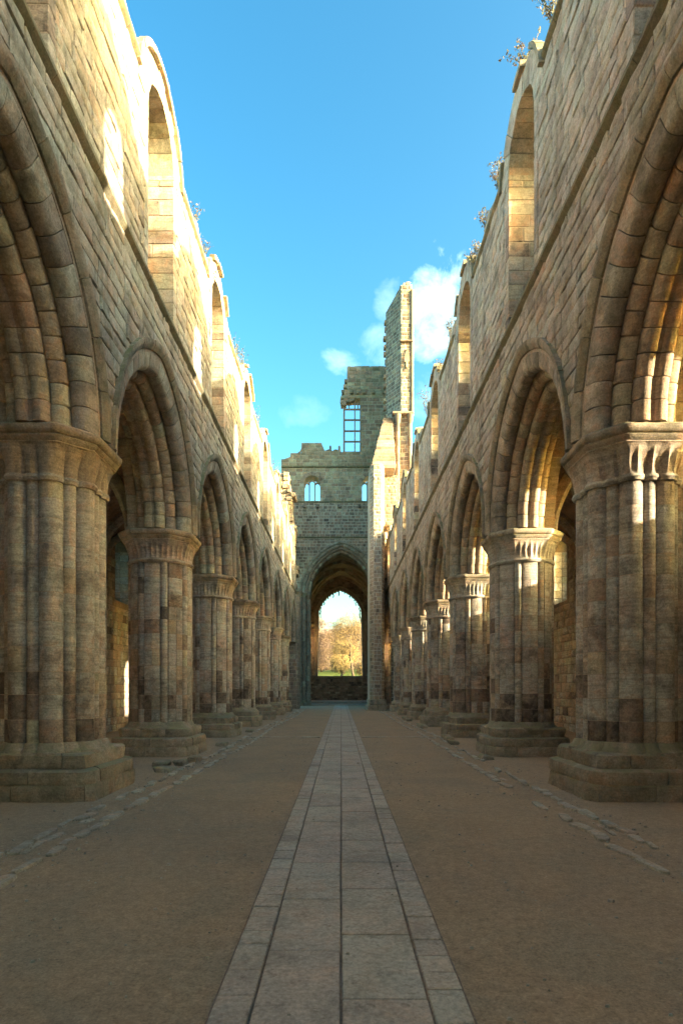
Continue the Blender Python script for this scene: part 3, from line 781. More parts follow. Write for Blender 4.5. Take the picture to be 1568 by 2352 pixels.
# ---- generic prismatic masonry: a plan polygon raised, every face coursed
def masonry(root, plan, z0, z1, mat, mortar, hr=(.26, .34), lr=(.35, .75), limit=0, name='stone', seed=1, faces=None, top=None, core='core', n1=.02, mats=None, zf=None, gap=.02, skip=None, keep=.3):
    """plan: counter-clockwise list of (x, y)"""
    r = random.Random(seed); k = len(plan); mb = MB()
    cx = sum(p[0] for p in plan) / k; cy = sum(p[1] for p in plan) / k
    tz = (lambda x, y: z1) if zf is None else zf
    V = [(x, y, z0) for x, y in plan] + [(x, y, tz(x, y)) for x, y in plan]
    F = [tuple(range(k - 1, -1, -1)), tuple(range(k, 2 * k))] + [(i, (i + 1) % k, k + (i + 1) % k, k + i) for i in range(k)]
    mb.put(V, F); mb.make(core, mortar, root)
    mbs = {}
    allp = []
    for i in range(k):
        if faces is not None and i not in faces: continue
        a, b = Vector(plan[i]), Vector(plan[(i + 1) % k]); d = b - a; L_ = d.length; d.normalize(); nrm = Vector((d.y, -d.x))
        fr = (lambda u, n, z, a=a, d=d, nrm=nrm: (a.x + d.x * u + nrm.x * n, a.y + d.y * u + nrm.y * n, z))
        za, zb = tz(*plan[i]), tz(*plan[(i + 1) % k])
        push = (lambda u, z, za=za, zb=zb, L_=L_: (u, min(z, za + (zb - za) * max(0, min(1, u / L_))))) if zf else None
        pol = courses(0, L_, z0, max(za, zb), hr, lr, push, gap, r, skip, keep)
        if limit: lay(pol, fr, root, mat, name, n1=n1, limit=limit // (len(faces) if faces else k), r=r, mats=mats)
        else:
            for P in pol:
                Vv, Ff = block(P, fr, -.03, n1 + r.uniform(-.008, .012), .018, .008, r)
                mt = mat if mats is None else r.choices(mats[0], mats[1])[0]
                mbs.setdefault(mt.name, (mt, MB()))[1].put(Vv, Ff, r.random())
    for mt, b_ in mbs.values(): b_.make(name + '_field', mt, root, kind='stuff')

# ------------------------------------------------------------------ ground, path, edging
def hill(x, y):
    if y < 84: return 0.0 if y < 82 else .2 * (y - 82) / 2
    t = (y - 84)
    z = .2 + 4.0 * (1 - math.exp(-t / 26)) + t * .035
    return z + .4 * mn.noise(Vector((x * .03, y * .03, 0)))
def ground():
    xs = [-900, -500, -300, -180, -120, -80, -55, -40, -30, -22, -16, -12, -10] + [-9 + .75 * i for i in range(25)] + [10, 12, 16, 22, 30, 40, 55, 80, 120, 180, 300, 500, 900]
    ys = [-900, -400, -150, -60, -20, -8] + [-4 + .75 * i for i in range(120)] + [88 + 4 * i for i in range(30)] + [230, 300, 450, 700, 1200, 2000]
    ys = sorted(set(ys)); V = []; F = []
    for y in ys:
        for x in xs:
            z = hill(x, y)
            if abs(x) < 9.2 and -4 < y < 50:
                z += .012 * mn.noise(Vector((x * 1.3, y * 1.3, 3)))
                g = (abs(x) - 3.0) / .22
                z -= .03 * math.exp(-g * g)
                if abs(x) < 1.0: z = -.015
            V.append((x, y, z))
    w_ = len(xs)
    for j in range(len(ys) - 1):
        for i in range(w_ - 1): F.append((j * w_ + i, j * w_ + i + 1, (j + 1) * w_ + i + 1, (j + 1) * w_ + i))
    me = mesh('ground', V, F, M['ground'], None, True)
    return add('ground', me, kind='structure')
g_root = ground()
def path():
    root = add('path', None, kind='structure', loc=(0, 0, 0)); r = random.Random(3)
    b = MB(); b.put(*box(-.655, .655, -2, 58.6, -.06, -.004)); b.make('joint_bed', M['mortar_dark'], root)
    sl = 0
    for side in (-1, 1):
        y = 1.0 if side < 0 else .6; n = 0
        while y < 58.4:
            l = r.uniform(.68, .95)
            if side > 0: l = r.uniform(.70, 1.0)
            x0, x1 = (-.436, -.007) if side < 0 else (.007, .440)
            V, F = bbox(x0, x1, y + .006, min(y + l, 58.5) - .006, -.04, .016 + r.uniform(-.003, .003), .006, .002, r)
            single('slab', V, F, M['slab'], root); y += l; n += 1
        y = .9; n = 0; x0, x1 = (-.640, -.450) if side < 0 else (.454, .640); mb = MB()
        while y < 58.4:
            l = r.uniform(.18, .38)
            V, F = bbox(x0, x1, y + .005, min(y + l, 58.5) - .005, -.04, .014 + r.uniform(-.004, .004), .006, .002, r)
            if n < 145: single('border_block', V, F, M['slab'], root)
            else: mb.put(V, F, r.random())
            y += l; n += 1
        mb.make('border_run', M['slab'], root, kind='stuff')
    # the thin strip of setts that crosses the nave
    for side in (-1, 1):
        x = .70
        while x < 3.0:
            l = r.uniform(.22, .42)
            a, c_ = (x, x + l - .012); 
            if side < 0: a, c_ = -c_, -a
            V, F = bbox(a, c_, 19.55 + r.uniform(-.01, .01), 19.71, -.04, .012 + r.uniform(-.004, .004), .008, .004, r)
            single('cross_sett', V, F, M['edging'], root); x += l
    return root
path()
def paving():
    root = add('paving', None, kind='structure'); r = random.Random(4)
    x = -5.2
    mb = MB()
    while x < 5.2:
        l = r.uniform(.8, 1.2); y = 58.8
        while y < 65.6:
            w_ = .85
            V, F = bbox(x + .01, x + l - .01, y + .01, y + w_ - .01, -.04, .02 + r.uniform(-.003, .003), .006, .002, r)
            single('slab', V, F, M['slab'], root); y += w_
        x += l
    root2 = add('step', None, kind='structure')
    x = -5.0
    while x < 5.0:
        l = r.uniform(1.3, 1.9)
        V, F = bbox(x + .006, x + l - .006, 65.8, 66.4, -.03, .20, .015, .006, r); single('step_stone', V, F, M['slab'], root2); x += l
    mb = MB(); mb.put(*box(-4.6, 4.6, 66.41, 76.2, -.03, .195)); mb.make('chancel_floor', M['slab'], root2)
paving()
def edging(s):
    root = add('edging', None, kind='structure', loc=(s * 3, 20, 0)); r = random.Random(50 + s)
    nobj = 0; mb = MB()
    for rowx, jit, keep_, wr in ((2.80, .03, .93, (.06, .13)), (3.20, .045, .75, (.05, .12)), (3.02, .08, .22, (.05, .10))):
        y = 4.6
        while y < 45:
            l = r.uniform(.2, .6)
            if r.random() < keep_:
                xx = s * (rowx + .06 * math.sin(y * .35 + s)) + r.uniform(-jit, jit); wd = r.uniform(*wr)
                a = r.uniform(-.18, .18); n = 11; V = []
                for (sc2, z) in ((1, -.05), (1.0, .0), (.93, .004 + r.uniform(0, .008))):
                    for k in range(n):
                        t = 2 * math.pi * k / n + .3; q = 1 + .16 * math.sin(t * 2 + y * 7) + .14 * math.sin(t * 3 + y * 13) + .08 * math.sin(t * 5 + y * 3)
                        px_, py_ = wd * .62 * q * sc2 * math.copysign(abs(math.cos(t)) ** .5, math.cos(t)), l * .5 * sc2 * math.copysign(abs(math.sin(t)) ** .5, math.sin(t))
                        V.append((xx + px_ * math.cos(a) - py_ * math.sin(a), y + px_ * math.sin(a) + py_ * math.cos(a), z + (-.02 if abs(rowx - 3.02) < .1 else 0)))
                F = [tuple(2 * n + k for k in range(n))] + [(j * n + k, j * n + (k + 1) % n, (j + 1) * n + (k + 1) % n, (j + 1) * n + k) for j in (0, 1) for k in range(n)]
                if y < 32: single('edging_stone', V, F, M['edging'], root); nobj += 1
                else: mb.put(V, F, r.random())
            y += l * 1.02 + r.uniform(.0, .05)
    mb.make('edging_run', M['edging'], root, kind='stuff')
for s in (-1, 1): edging(s)
def kerb_blocks():
    """the larger loose slabs lying between the piers"""
    r = random.Random(8)
    spots = [(-3.45, 11.6, .34, .5), (-3.75, 12.3, .3, .42), (-3.4, 12.5, .25, .3), (-3.25, 13.1, .22, .34), (3.35, 13.6, .3, .5), (3.3, 17.4, .24, .6), (3.35, 18.3, .26, .6), (3.4, 19.1, .25, .6),
             (-3.4, 16.8, .3, .5), (3.4, 24.5, .3, .8), (3.45, 25.6, .3, .8), (3.45, 30, .3, 1.0), (3.45, 31.5, .3, 1.0), (-3.45, 22.3, .3, .6)]
    cnt = {}
    for n, (x, y, w_, l) in sorted(enumerate(spots), key=lambda t: t[1][1]):
        V, F = bbox(x - w_ / 2, x + w_ / 2, y - l / 2, y + l / 2, -.05, .07 + r.uniform(0, .05), .03, .03, r)
        side = 'left' if x < 0 else 'right'
        k = cnt.get(side, 0); cnt[side] = k + 1; sz = 'long' if l > .7 else 'broad' if w_ > .31 else 'small'
        single('loose_kerb_stone', V, F, M['plinth'], None, label='%s mossy kerb stone, %s from the front along the %s piers' % (sz, ORD[k], side), cat='stone', group='loose kerb stones along the %s arcade' % side)
kerb_blocks()

def scatter():
    r = random.Random(77); mb = MB()
    for n in range(2600):
        y = 2.2 + 22 * r.random() ** 1.6; x = r.uniform(-4.2, 4.2)
        if abs(x) < .68 and r.random() < .85: continue
        if r.random() < .45: x = math.copysign(3.0 + r.gauss(0, .35), x)
        q = r.uniform(.004, .013) * (2.0 if r.random() < .06 else 1); V = []
        z0_ = .02 if abs(x) < .68 else 0
        for k in range(5):
            a = 1.2566 * k + r.uniform(-.3, .3); V.append((x + q * math.cos(a) * 1.3, y + q * math.sin(a), z0_ - .004))
        V += [(a_ + (x - a_) * .35, b_ + (y - b_) * .35, z0_ + q * .7) for a_, b_, c_ in V]
        mb.put(V, [(5, 6, 7, 8, 9)] + [(k, (k + 1) % 5, 5 + (k + 1) % 5, 5 + k) for k in range(5)], r.random())
    mb.make('pebbles', M['edging'], None, kind='stuff', loc=(0, 0, 0))
scatter()
# ------------------------------------------------------------------ nave
for s in (-1, 1):
    nave_wall(s)
    for i in range(1, 9): nave_arch(s, i)
    for i in range(0, 8): pier(s, i)

# ------------------------------------------------------------------ aisles
def aisle(s):
    side = 'left' if s < 0 else 'right'
    root = thing('aisle_wall', 'rubble and ashlar outer wall of the %s aisle seen behind the piers' % side, 'wall', (s * XA, 20, 0), group='outer walls of the aisles')
    y0, y1 = -3.0, PY[8]; H = 8.7; AW = .72; S0, S1 = 5.0, 7.15   # window half width, sill, springing
    mb = MB(); xf, xb = s * XA, s * (XA + 1.0)
    ys = sorted({y0, y1} | {b + e for b in BY for e in (-AW, -AW / 2, 0, AW / 2, AW) if y0 < b + e < y1})
    q = lambda *p: mb.put(list(p), [(0, 1, 2, 3)])
    for ya, yb in zip(ys[:-1], ys[1:]):
        ym = (ya + yb) / 2; b = next((b for b in BY if abs(ym - b) < AW), None)
        if b is None: segs = [((-.1, -.1), (H, H))]
        else:
            hz = lambda yy: S1 + math.sqrt(max(0, AW ** 2 - (yy - b) ** 2))
            segs = [((-.1, -.1), (S0, S0)), ((hz(ya), hz(yb)), (H, H))]
        for (l0, l1), (h0, h1) in segs:
            q((xf, ya, l0), (xf, yb, l1), (xf, yb, h1), (xf, ya, h0)); q((xb, ya, l0), (xb, yb, l1), (xb, yb, h1), (xb, ya, h0))
            q((xf, ya, h0), (xf, yb, h1), (xb, yb, h1), (xb, ya, h0)); q((xf, ya, l0), (xf, yb, l1), (xb, yb, l1), (xb, ya, l0))
    for b in BY:
        for e in (-AW, AW): q((xf, b + e, S0), (xb, b + e, S0), (xb, b + e, S1), (xf, b + e, S1))
    mb.make('wall_core', M['mortar_dark'], root)
    rj = random.Random(66 + s); jm = MB(); om = MB()
    for b in BY:
        if b > y1 - 1: continue
        for e in (-1, 1):
            z = S0
            while z < S1:
                h_ = min(rj.uniform(.24, .34), S1 - z)
                for (xa, xb_) in ((.01, .34), (.35, .64)):
                    X0_, X1_ = sorted((s * (XA + xa), s * (XA + xb_))); ya, yb_ = sorted((b + e * (AW - .03 + rj.uniform(0, .015)), b + e * (AW + .08)))
                    V, F = bbox(X0_, X1_, ya, yb_, z + .006, z + h_ - .006, .012, .006, rj)
                    if e > 0: single('jamb_stone', V, F, rj.choice([M['wall'], M['warm'], M['pier']]), root)
                    else: jm.put(V, F, rj.random())
                X0_, X1_ = sorted((s * (XA + .65), s * (XA + 1.01))); ya, yb_ = sorted((b + e * .5, b + e * (AW + .06)))
                V, F = bbox(X0_, X1_, ya, yb_, z + .006, z + h_ - .006, .012, .006, rj); om.put(V, F, rj.random()); z += h_
        for k in range(7):
            a0, a1 = math.pi * k / 7 + .01, math.pi * (k + 1) / 7 - .01; V = []
            for x in (s * (XA + .65), s * (XA + 1.01)):
                for rr in (.5, AW + .06):
                    for a in (a0, (a0 + a1) / 2, a1): V.append((x, b + rr * math.cos(a), S1 + rr * math.sin(a)))
            om.put(V, [(0, 1, 4, 3), (1, 2, 5, 4), (6, 9, 10, 7), (7, 10, 11, 8), (0, 6, 7, 1), (1, 7, 8, 2), (3, 4, 10, 9), (4, 5, 11, 10), (0, 3, 9, 6), (2, 8, 11, 5)], rj.random())
        X0_, X1_ = sorted((s * (XA + .02), s * (XA + .98)))
        V = [(s * (XA + .02), b - AW, S0 - .0), (s * (XA + .02), b + AW, S0), (s * (XA + .98), b + AW, S0 + .45), (s * (XA + .98), b - AW, S0 + .45), (s * (XA + .98), b + AW, S0), (s * (XA + .98), b - AW, S0)]
        om.put(V, [(0, 1, 2, 3), (1, 4, 2), (0, 3, 5), (3, 2, 4, 5)], rj.random())
    jm.make('near_jambs', M['warm'], root, kind='stuff'); om.make('outer_frames', M['wall'], root, kind='stuff')
    fr = (lambda u, n, z: (s * (XA - n), u, z))
    skip = lambda u, z: any(abs(u - b) < AW + .15 and z > S0 - .1 and z < S1 + AW for b in BY)
    pol = courses(0, y1, 0, 7.9, (.24, .36), (.25, .62), None, .02, random.Random(60 + s), skip)
    lay(pol, fr, root, M['warm'], 'wall_block', r=random.Random(61 + s), limit=200, n1=.03, mats=([M['warm'], M['pier'], M['soot']], [7, 2, .5]), jit=.015)
    # vault
    vroot = thing('aisle_vault', 'ribbed stone vault over the %s aisle glimpsed through the arches' % side, 'vault', (s * (XB + XA) / 2, 20, 5.2), group='ribbed vaults of the aisles')
    xm = (XB + XA) / 2; hx = (XA - XB) / 2; Z0 = 5.3; HH = 2.55
    za = lambda x: Z0 + HH * math.sqrt(max(0, 1 - ((abs(x) - xm) / hx) ** 2))
    for i in range(0, 9):
        b = BY[i]; hy = U / 2; V = []; F = []; n = 22
        for j in range(n + 1):
            y = b - hy + 2 * hy * j / n
            zb = Z0 + HH * math.sqrt(max(0, 1 - ((y - b) / hy) ** 2))
            for k in range(15):
                x = XB - .02 + (XA - XB + .04) * k / 14; V.append((s * x, y, max(za(x), zb) + .01 * mn.noise(Vector((x * 3, y * 3, 1)))))
        for j in range(n):
            for k in range(14): F.append((j * 15 + k, j * 15 + k + 1, (j + 1) * 15 + k + 1, (j + 1) * 15 + k))
        m2 = MB(); m2.put(V, F); m2.make('vault_web', M['rubble'], vroot, smooth=True)
        def rib(pts, w_, d_, nm, mat):
            V = []; m_ = MB(); r = random.Random(int(pts[0][1] * 10))
            step = 3
            for t0 in range(0, len(pts) - 1, step):
                seg = pts[t0:t0 + step + 1]; V = []
                if len(seg) < 2: continue
                dr_ = r.uniform(-.008, .008)
                for t, p in enumerate(seg):
                    p = Vector(p); q_ = Vector(pts[min(t0 + t + 1, len(pts) - 1)]) - Vector(pts[max(t0 + t - 1, 0)]); q_.z = 0
                    if q_.length < 1e-5: q_ = Vector((1, 0, 0))
                    q_.normalize(); pr = Vector((-q_.y, q_.x, 0))
                    tan = (Vector(pts[min(t0 + t + 1, len(pts) - 1)]) - Vector(pts[max(t0 + t - 1, 0)])).normalized(); dn = pr.cross(tan)
                    if dn.z > 0: dn = -dn
                    ins = 0.0
                    for (a, c_) in ((-w_, -.05), (-w_, d_ * .6), (-w_ * .55, d_ + dr_), (w_ * .55, d_ + dr_), (w_, d_ * .6), (w_, -.05)): V.append(p + pr * a + dn * c_ + tan * (.006 if t == 0 else -.006 if t == len(seg) - 1 else 0))
                F = []
                for t in range(len(seg) - 1):
                    for k in range(6): F.append((t * 6 + k, t * 6 + (k + 1) % 6, (t + 1) * 6 + (k + 1) % 6, (t + 1) * 6 + k))
                F += [tuple(range(6)), tuple((len(seg) - 1) * 6 + k for k in range(5, -1, -1))]
                m_.put(V, F, r.random())
            m_.make(nm, mat, vroot)
        N_ = 30
        for dsg in (1, -1):
            pts = []
            for j in range(N_ + 1):
                t = -math.cos(math.pi * j / N_); pts.append((s * (xm + hx * t), b + dsg * hy * t, Z0 + (HH - .01) * math.sqrt(max(0, 1 - t * t))))
            rib(pts, .11, .2, 'diagonal_rib', M['warm'])
        pts = [(s * (xm + hx * -math.cos(math.pi * j / N_)), b + hy, Z0 + (HH - .01) * math.sin(math.pi * j / N_)) for j in range(N_ + 1)]
        rib(pts, .24, .2, 'transverse_rib', M['pier'])
        # corbel on the aisle wall
        V, F = bbox(min(s * (XA - .32), s * XA), max(s * (XA - .32), s * XA), b + hy - .35, b + hy + .35, 4.95, 5.25, .06, .01); 
        if b + hy < y1: single('corbel', V, F, M['pier'], vroot)
    rb = MB(); rb.put([(s * XB, y0, 9.0), (s * (XA + 1.1), y0, 8.7), (s * (XA + 1.1), y1, 8.7), (s * XB, y1, 9.0), (s * XB, y0, 9.25), (s * (XA + 1.1), y0, 8.95), (s * (XA + 1.1), y1, 8.95), (s * XB, y1, 9.25)],
                      [(0, 1, 2, 3), (4, 5, 6, 7), (0, 1, 5, 4), (1, 2, 6, 5), (2, 3, 7, 6), (3, 0, 4, 7)])
    rb.make('roof_slab', M['tower'], vroot)
for s in (-1, 1): aisle(s)
# west front behind the camera
wf = thing('west_front', 'west gable wall closing the nave behind the viewer', 'wall', (0, -3.5, 0))
m_ = MB()
for (a, b_, c_, d_) in ((-10, -1.4, -.1, 12), (1.4, 10, -.1, 12), (-1.4, 1.4, 4.2, 12)): m_.put(*box(a, b_, -4.6, -3.01, c_, d_))
m_.make('wall_core', M['tower'], wf)

# ------------------------------------------------------------------ crossing and east end
DM = ([M['dark'], M['tower'], M['soot']], [6, 3, 1])
YE = 58.0                                        # west face of the chancel-arch wall
CE, CZ = 1.375, 10.97
def chancel_wall():
    root = thing('tower_east_wall', 'broken high wall over the great arch with two small traceried windows', 'wall', (0, YE, 0))
    # core as columns of quads
    def top(x):
        if x < -5.0: return 24.3
        if x < -3.9: return 24.9
        if x < -1.9: return 25.9
        if x < .0: return 25.2 + .08 * math.sin(x * 9)
        return 25.0
    WX, WH, Z0w, Zsw = 2.87, .80, 20.2, 21.9
    def az(x):
        q = abs(x) + CE; rr = 5.2
        return CZ + math.sqrt(rr * rr - q * q) if q < rr else 0.0
    xs = sorted({-5.9, -5.0, -3.9, -1.9, 0, 5.9} | {round(-5.9 + .2 * i, 3) for i in range(60)} | {5.2 - CE, -5.2 + CE} | {sg * WX + e for sg in (-1, 1) for e in (-WH, WH)})
    mb = MB(); q = lambda *p: mb.put(list(p), [(0, 1, 2, 3)]); T = 1.6
    for xa, xb in zip(xs[:-1], xs[1:]):
        xm = (xa + xb) / 2; wx = next((sg * WX for sg in (-1, 1) if abs(xm - sg * WX) < WH), None); t = top(xm)
        lo = (az(xa + 1e-4 if xa < 0 else xa - 0), az(xb)) if abs(xm) < 5.2 - CE else (-.1, -.1)
        if wx is None: segs = [(lo, (t, t))]
        else:
            hz = lambda x: Zsw + math.sqrt(max(0, WH ** 2 - (x - wx) ** 2))
            segs = [(lo, (Z0w, Z0w)), ((hz(xa), hz(xb)), (t, t))]
        for (l0, l1), (h0, h1) in segs:
            q((xa, YE, l0), (xb, YE, l1), (xb, YE, h1), (xa, YE, h0)); q((xa, YE + T, l0), (xb, YE + T, l1), (xb, YE + T, h1), (xa, YE + T, h0))
            q((xa, YE, h0), (xb, YE, h1), (xb, YE + T, h1), (xa, YE + T, h0)); q((xa, YE, l0), (xb, YE, l1), (xb, YE + T, l1), (xa, YE + T, l0))
    for sg in (-1, 1):
        for e in (-WH, WH): q((sg * WX + e, YE, Z0w), (sg * WX + e, YE + T, Z0w), (sg * WX + e, YE + T, Zsw), (sg * WX + e, YE, Zsw))
    for x in (-5.9, 5.9): q((x, YE, -.1), (x, YE + T, -.1), (x, YE + T, 24.3), (x, YE, 24.3))
    q((-1.9, YE, 25.1), (-1.9, YE + T, 25.1), (-1.9, YE + T, 25.9), (-1.9, YE, 25.9)); q((-5.0, YE, 24.2), (-5.0, YE + T, 24.2), (-5.0, YE + T, 24.9), (-5.0, YE, 24.9)); q((-3.9, YE, 24.8), (-3.9, YE + T, 24.8), (-3.9, YE + T, 25.9), (-3.9, YE, 25.9))
    mb.make('wall_core', M['lime'], root)
    fr = lambda u, n, z: (u, YE - n, z)
    def push(u, z):
        if z < CZ + 5.7:
            q_ = abs(u) + CE; zz = z - CZ
            if zz > 0 and math.hypot(q_, zz) < 5.42:
                k = 5.42 / math.hypot(q_, zz); nq = q_ * k - CE
                return (math.copysign(nq, u), CZ + zz * k)
            if zz <= 0 and abs(u) < 4.04: return (math.copysign(4.04, u), z)
        for sg in (-1, 1):
            dx = u - sg * WX
            if abs(dx) < WH + .3 and z > Z0w and z < Zsw: return (sg * WX + math.copysign(max(abs(dx), WH + .02), dx), z)
            if z >= Zsw and math.hypot(dx, z - Zsw) < WH + .34:
                k = (WH + .34) / max(.01, math.hypot(dx, z - Zsw)); return (sg * WX + dx * k, Zsw + (z - Zsw) * k)
        return (u, min(z, top(u)))
    def skip(u, z):
        return (z < CZ and abs(u) < 4.1) or (z > CZ and math.hypot(abs(u) + CE, z - CZ) < 5.15) or any(abs(u - sg * WX) < WH and Z0w < z < Zsw + .6 for sg in (-1, 1))
    r = random.Random(70)
    low = courses(-5.9, 5.9, .0, 16.45, (.26, .36), (.32, .62), push, .055, r, skip)
    mid = courses(-5.9, 5.9, 16.65, 20.0, (.26, .34), (.32, .60), push, .055, r, skip)
    up = courses(-5.9, 5.9, 20.15, 23.4, (.30, .40), (.40, .85), push, .045, r, skip)
    par = courses(-5.9, 5.9, 23.62, 26, (.32, .42), (.45, .95), push, .035, r, skip)
    lay(low, fr, root, M['dark'], 'wall_block', limit=80, r=r, n1=.014, mats=([M['dark'], M['soot']], [8, 1]), jit=.01)
    lay(mid, fr, root, M['dark'], 'wall_block', limit=70, r=r, n1=.014, mats=([M['dark'], M['soot']], [8, 1.5]), jit=.01)
    lay(up, fr, root, M['tower'], 'wall_block', limit=70, r=r, n1=.02, mats=([M['tower'], M['dark']], [6, 3]))
    lay(par, fr, root, M['tower'], 'wall_block', limit=60, r=r, n1=.02)
    for z, hgt, pr in ((16.5, .15, .10), (20.02, .13, .10), (23.45, .17, .14)):
        x = -5.9
        while x < 5.9:
            l = r.uniform(.9, 1.4); 
            V, F = bbox(x + .01, min(x + l, 5.9) - .01, YE - pr, YE + .05, z, z + hgt, .04, .01, r); single('string_stone', V, F, M['string'], root); x += l
    for x in (-2.3, -.2, 1.8, -3.6, 3.6):
        V, F = bbox(x - .14, x + .14, YE - .3, YE + .02, 19.45, 19.8, .04, .01, r); single('corbel', V, F, M['soot'], root)
    for x in (-1.05, -.18):
        V, F = bbox(x - .10, x + .10, YE + .2, YE + .5, 24.9, 25.75, .05, .02, r); single('mullion_stump', V, F, M['dark'], root)
    for sg in (-1, 1):                            # rings and tracery of the two windows
        wr_ = add('small_window', None, root, (sg * WX, YE, Z0w))
        n = 11
        for k in range(n):
            a0, a1 = math.pi * k / n + .012, math.pi * (k + 1) / n - .012; V = []
            for y in (YE - .035, YE + .5):
                for rr in (WH, WH + .33):
                    for a in (a0, (a0 + a1) / 2, a1): V.append((sg * WX + rr * math.cos(a), y, Zsw + rr * math.sin(a)))
            F = [(0, 1, 4, 3), (1, 2, 5, 4), (6, 9, 10, 7), (7, 10, 11, 8), (0, 6, 7, 1), (1, 7, 8, 2), (3, 4, 10, 9), (4, 5, 11, 10), (0, 3, 9, 6), (2, 8, 11, 5)]
            single('voussoir', V, F, M['dark'], wr_)
        for t in (-1, 1):
            V, F = bbox(sg * WX + t * .27 - .055, sg * WX + t * .27 + .055, YE + .35, YE + .55, Z0w, Zsw + .30, .03); single('mullion', V, F, M['dark'], wr_)
        for cx_, cz_ in ((-.53, Zsw - .12), (0, Zsw + .10), (.53, Zsw - .12)):   # cusped heads
            m3 = MB(); w_ = .26 if cx_ == 0 else .24
            for k in range(9):
                a0, a1 = math.pi * k / 9, math.pi * (k + 1) / 9
                ri0 = w_ * (.80 + .20 * abs(math.sin(a0 * 3))); ri1 = w_ * (.80 + .20 * abs(math.sin(a1 * 3))); V = []
                for y in (YE + .38, YE + .52):
                    for (a, ri) in ((a0, ri0), (a1, ri1)):
                        V.append((sg * WX + cx_ + ri * math.cos(a), y, cz_ + ri * math.sin(a)))
                        oz = min(cz_ + .62, Zsw + math.sqrt(max(0, WH ** 2 - (cx_ + w_ * math.cos(a)) ** 2)) + .02)
                        V.append((sg * WX + cx_ + w_ * 1.1 * math.cos(a), y, max(cz_ + ri * math.sin(a) + .09, min(oz, cz_ + w_ * math.sin(a) + .14))))
                m3.put(V, [(0, 2, 3, 1), (4, 5, 7, 6), (0, 4, 6, 2), (1, 3, 7, 5)])
            m3.make('tracery', M['dark'], wr_)
    return root
chancel_wall()

def great_arch():
    root = thing('chancel_arch', 'great pointed arch of many mouldings opening into the vaulted chancel', 'arch', (0, YE, CZ))
    rings = [('hood', 5.475, 5.22, -.14, .1, M['roll']), ('order', 5.22, 4.92, -.03, .45, M['roll']), ('order', 4.93, 4.70, .16, .7, M['buttress']), ('order', 4.72, 4.42, .42, 1.55, M['dark'])]
    for ri, (nm, ro, rin, d0, d1, mt) in enumerate(rings):
        # profile in (u = depth, r)
        w_ = (ro - rin) * .5
        prof = [(d0 + .05, ro), (d1, ro), (d1, rin)] + circ(d0 + w_ * .9, rin + w_ * .9, w_ * .9, -90, -180, 4) + [(d0, ro - .05)]
        amax = math.acos(CE / ro) + .02; n = 17
        for k in range(n):
            V, F = sector(prof, amax * k / n + .0025, amax * (k + 1) / n - .0025, CE, n=2, seed=k + ri * 9)
            me = mesh('voussoir', V, F, mt, None)
            for half in (1, -1):
                o = add('hood_stone' if nm == 'hood' else 'voussoir', me, root, (-half * CE, YE, CZ))
                # local (u, q, z) -> world (q*half, u, z): rotate by -90 about z and mirror
                o.rotation_euler = (0, 0, -math.pi / 2 if half > 0 else math.pi / 2); o.scale = (-1 if half > 0 else 1, 1, 1)
    return root
great_arch()

def respond(s):
    lab = 'dark stepped pier carrying the %s side of the great arch' % ('left' if s < 0 else 'right')
    root = thing('arch_respond', lab, 'pier', (s * 4, YE - 1, 0), group='responds of the great arch')
    # plan steps on the nave side; ccw for s=+1, mirrored otherwise
    P = [(5.0, YE - 2.6), (4.15, YE - 2.6), (4.15, YE - 1.7), (3.8, YE - 1.7), (3.8, YE - .9), (3.45, YE - .9), (3.45, YE + .3), (3.07, YE + .3), (3.07, YE + 1.6), (5.0, YE + 1.6)]
    P = [(s * x, y) for x, y in P]
    if s > 0: P = P[::-1]
    masonry(root, P, 0, CZ - .45, M['dark'], M['lime'], (.27, .36), (.3, .55), 0, 'stone', 80 + s, mats=([M['dark'], M['tower'], M['soot']], [7, 2, 1]), gap=.05, n1=.014)
    mb = MB()
    for (cx, cy, rr) in ((4.0, YE - 1.9, .17), (3.62, YE - 1.05, .16), (3.27, YE + .12, .15)):
        z = .5; sm = MB()
        while z < CZ - .5:
            h_ = random.Random(z).uniform(.4, .7); h_ = min(h_, CZ - .48 - z)
            V, F = prism([(rr * math.cos(2 * math.pi * k / 12), rr * math.sin(2 * math.pi * k / 12)) for k in range(12)], z + .006, z + h_ - .006, jit=.004)
            sm.put([(v[0] + s * cx, v[1] + cy, v[2]) for v in V], F, rnd.random()); z += h_ if h_ > .05 else 1
        sm.make('shaft', M['dark'], root)
        V, F, m = polar([(lambda t: rr, CZ - .5), (lambda t: rr + .03, CZ - .42), (lambda t: rr + .12, CZ - .12), (lambda t: rr + .14, CZ - .1), (lambda t: rr + .14, CZ - .02), (lambda t: .02, CZ - .02)], 16)
        add('shaft_capital', mesh('shaft_capital', V, F, M['tower'], None), root, (s * cx, cy, 0))
        V, F, m = polar([(lambda t: rr + .22, -.02), (lambda t: rr + .2, .25), (lambda t: rr + .1, .35), (lambda t: rr + .06, .5), (lambda t: rr - .02, .52)], 8)
        add('shaft_base', mesh('shaft_base', V, F, M['plinth'], None), root, (s * cx, cy, 0))
    P2 = [(5.05, YE - 2.7), (4.05, YE - 2.7), (4.05, YE - 1.75), (3.68, YE - 1.75), (3.68, YE - .95), (3.33, YE - .95), (3.33, YE + .25), (2.99, YE + .25), (2.99, YE + 1.6), (5.05, YE + 1.6)]
    k = len(P2); V = [(s * x, y, CZ - .14) for x, y in P2] + [(s * x, y, CZ - .0) for x, y in P2]
    F = [tuple(range(k)), tuple(range(k, 2 * k))] + [(i, (i + 1) % k, k + (i + 1) % k, k + i) for i in range(k)]
    mb = MB(); mb.put(V, F); mb.make('impost', M['tower'], root)
for s in (-1, 1): respond(s)

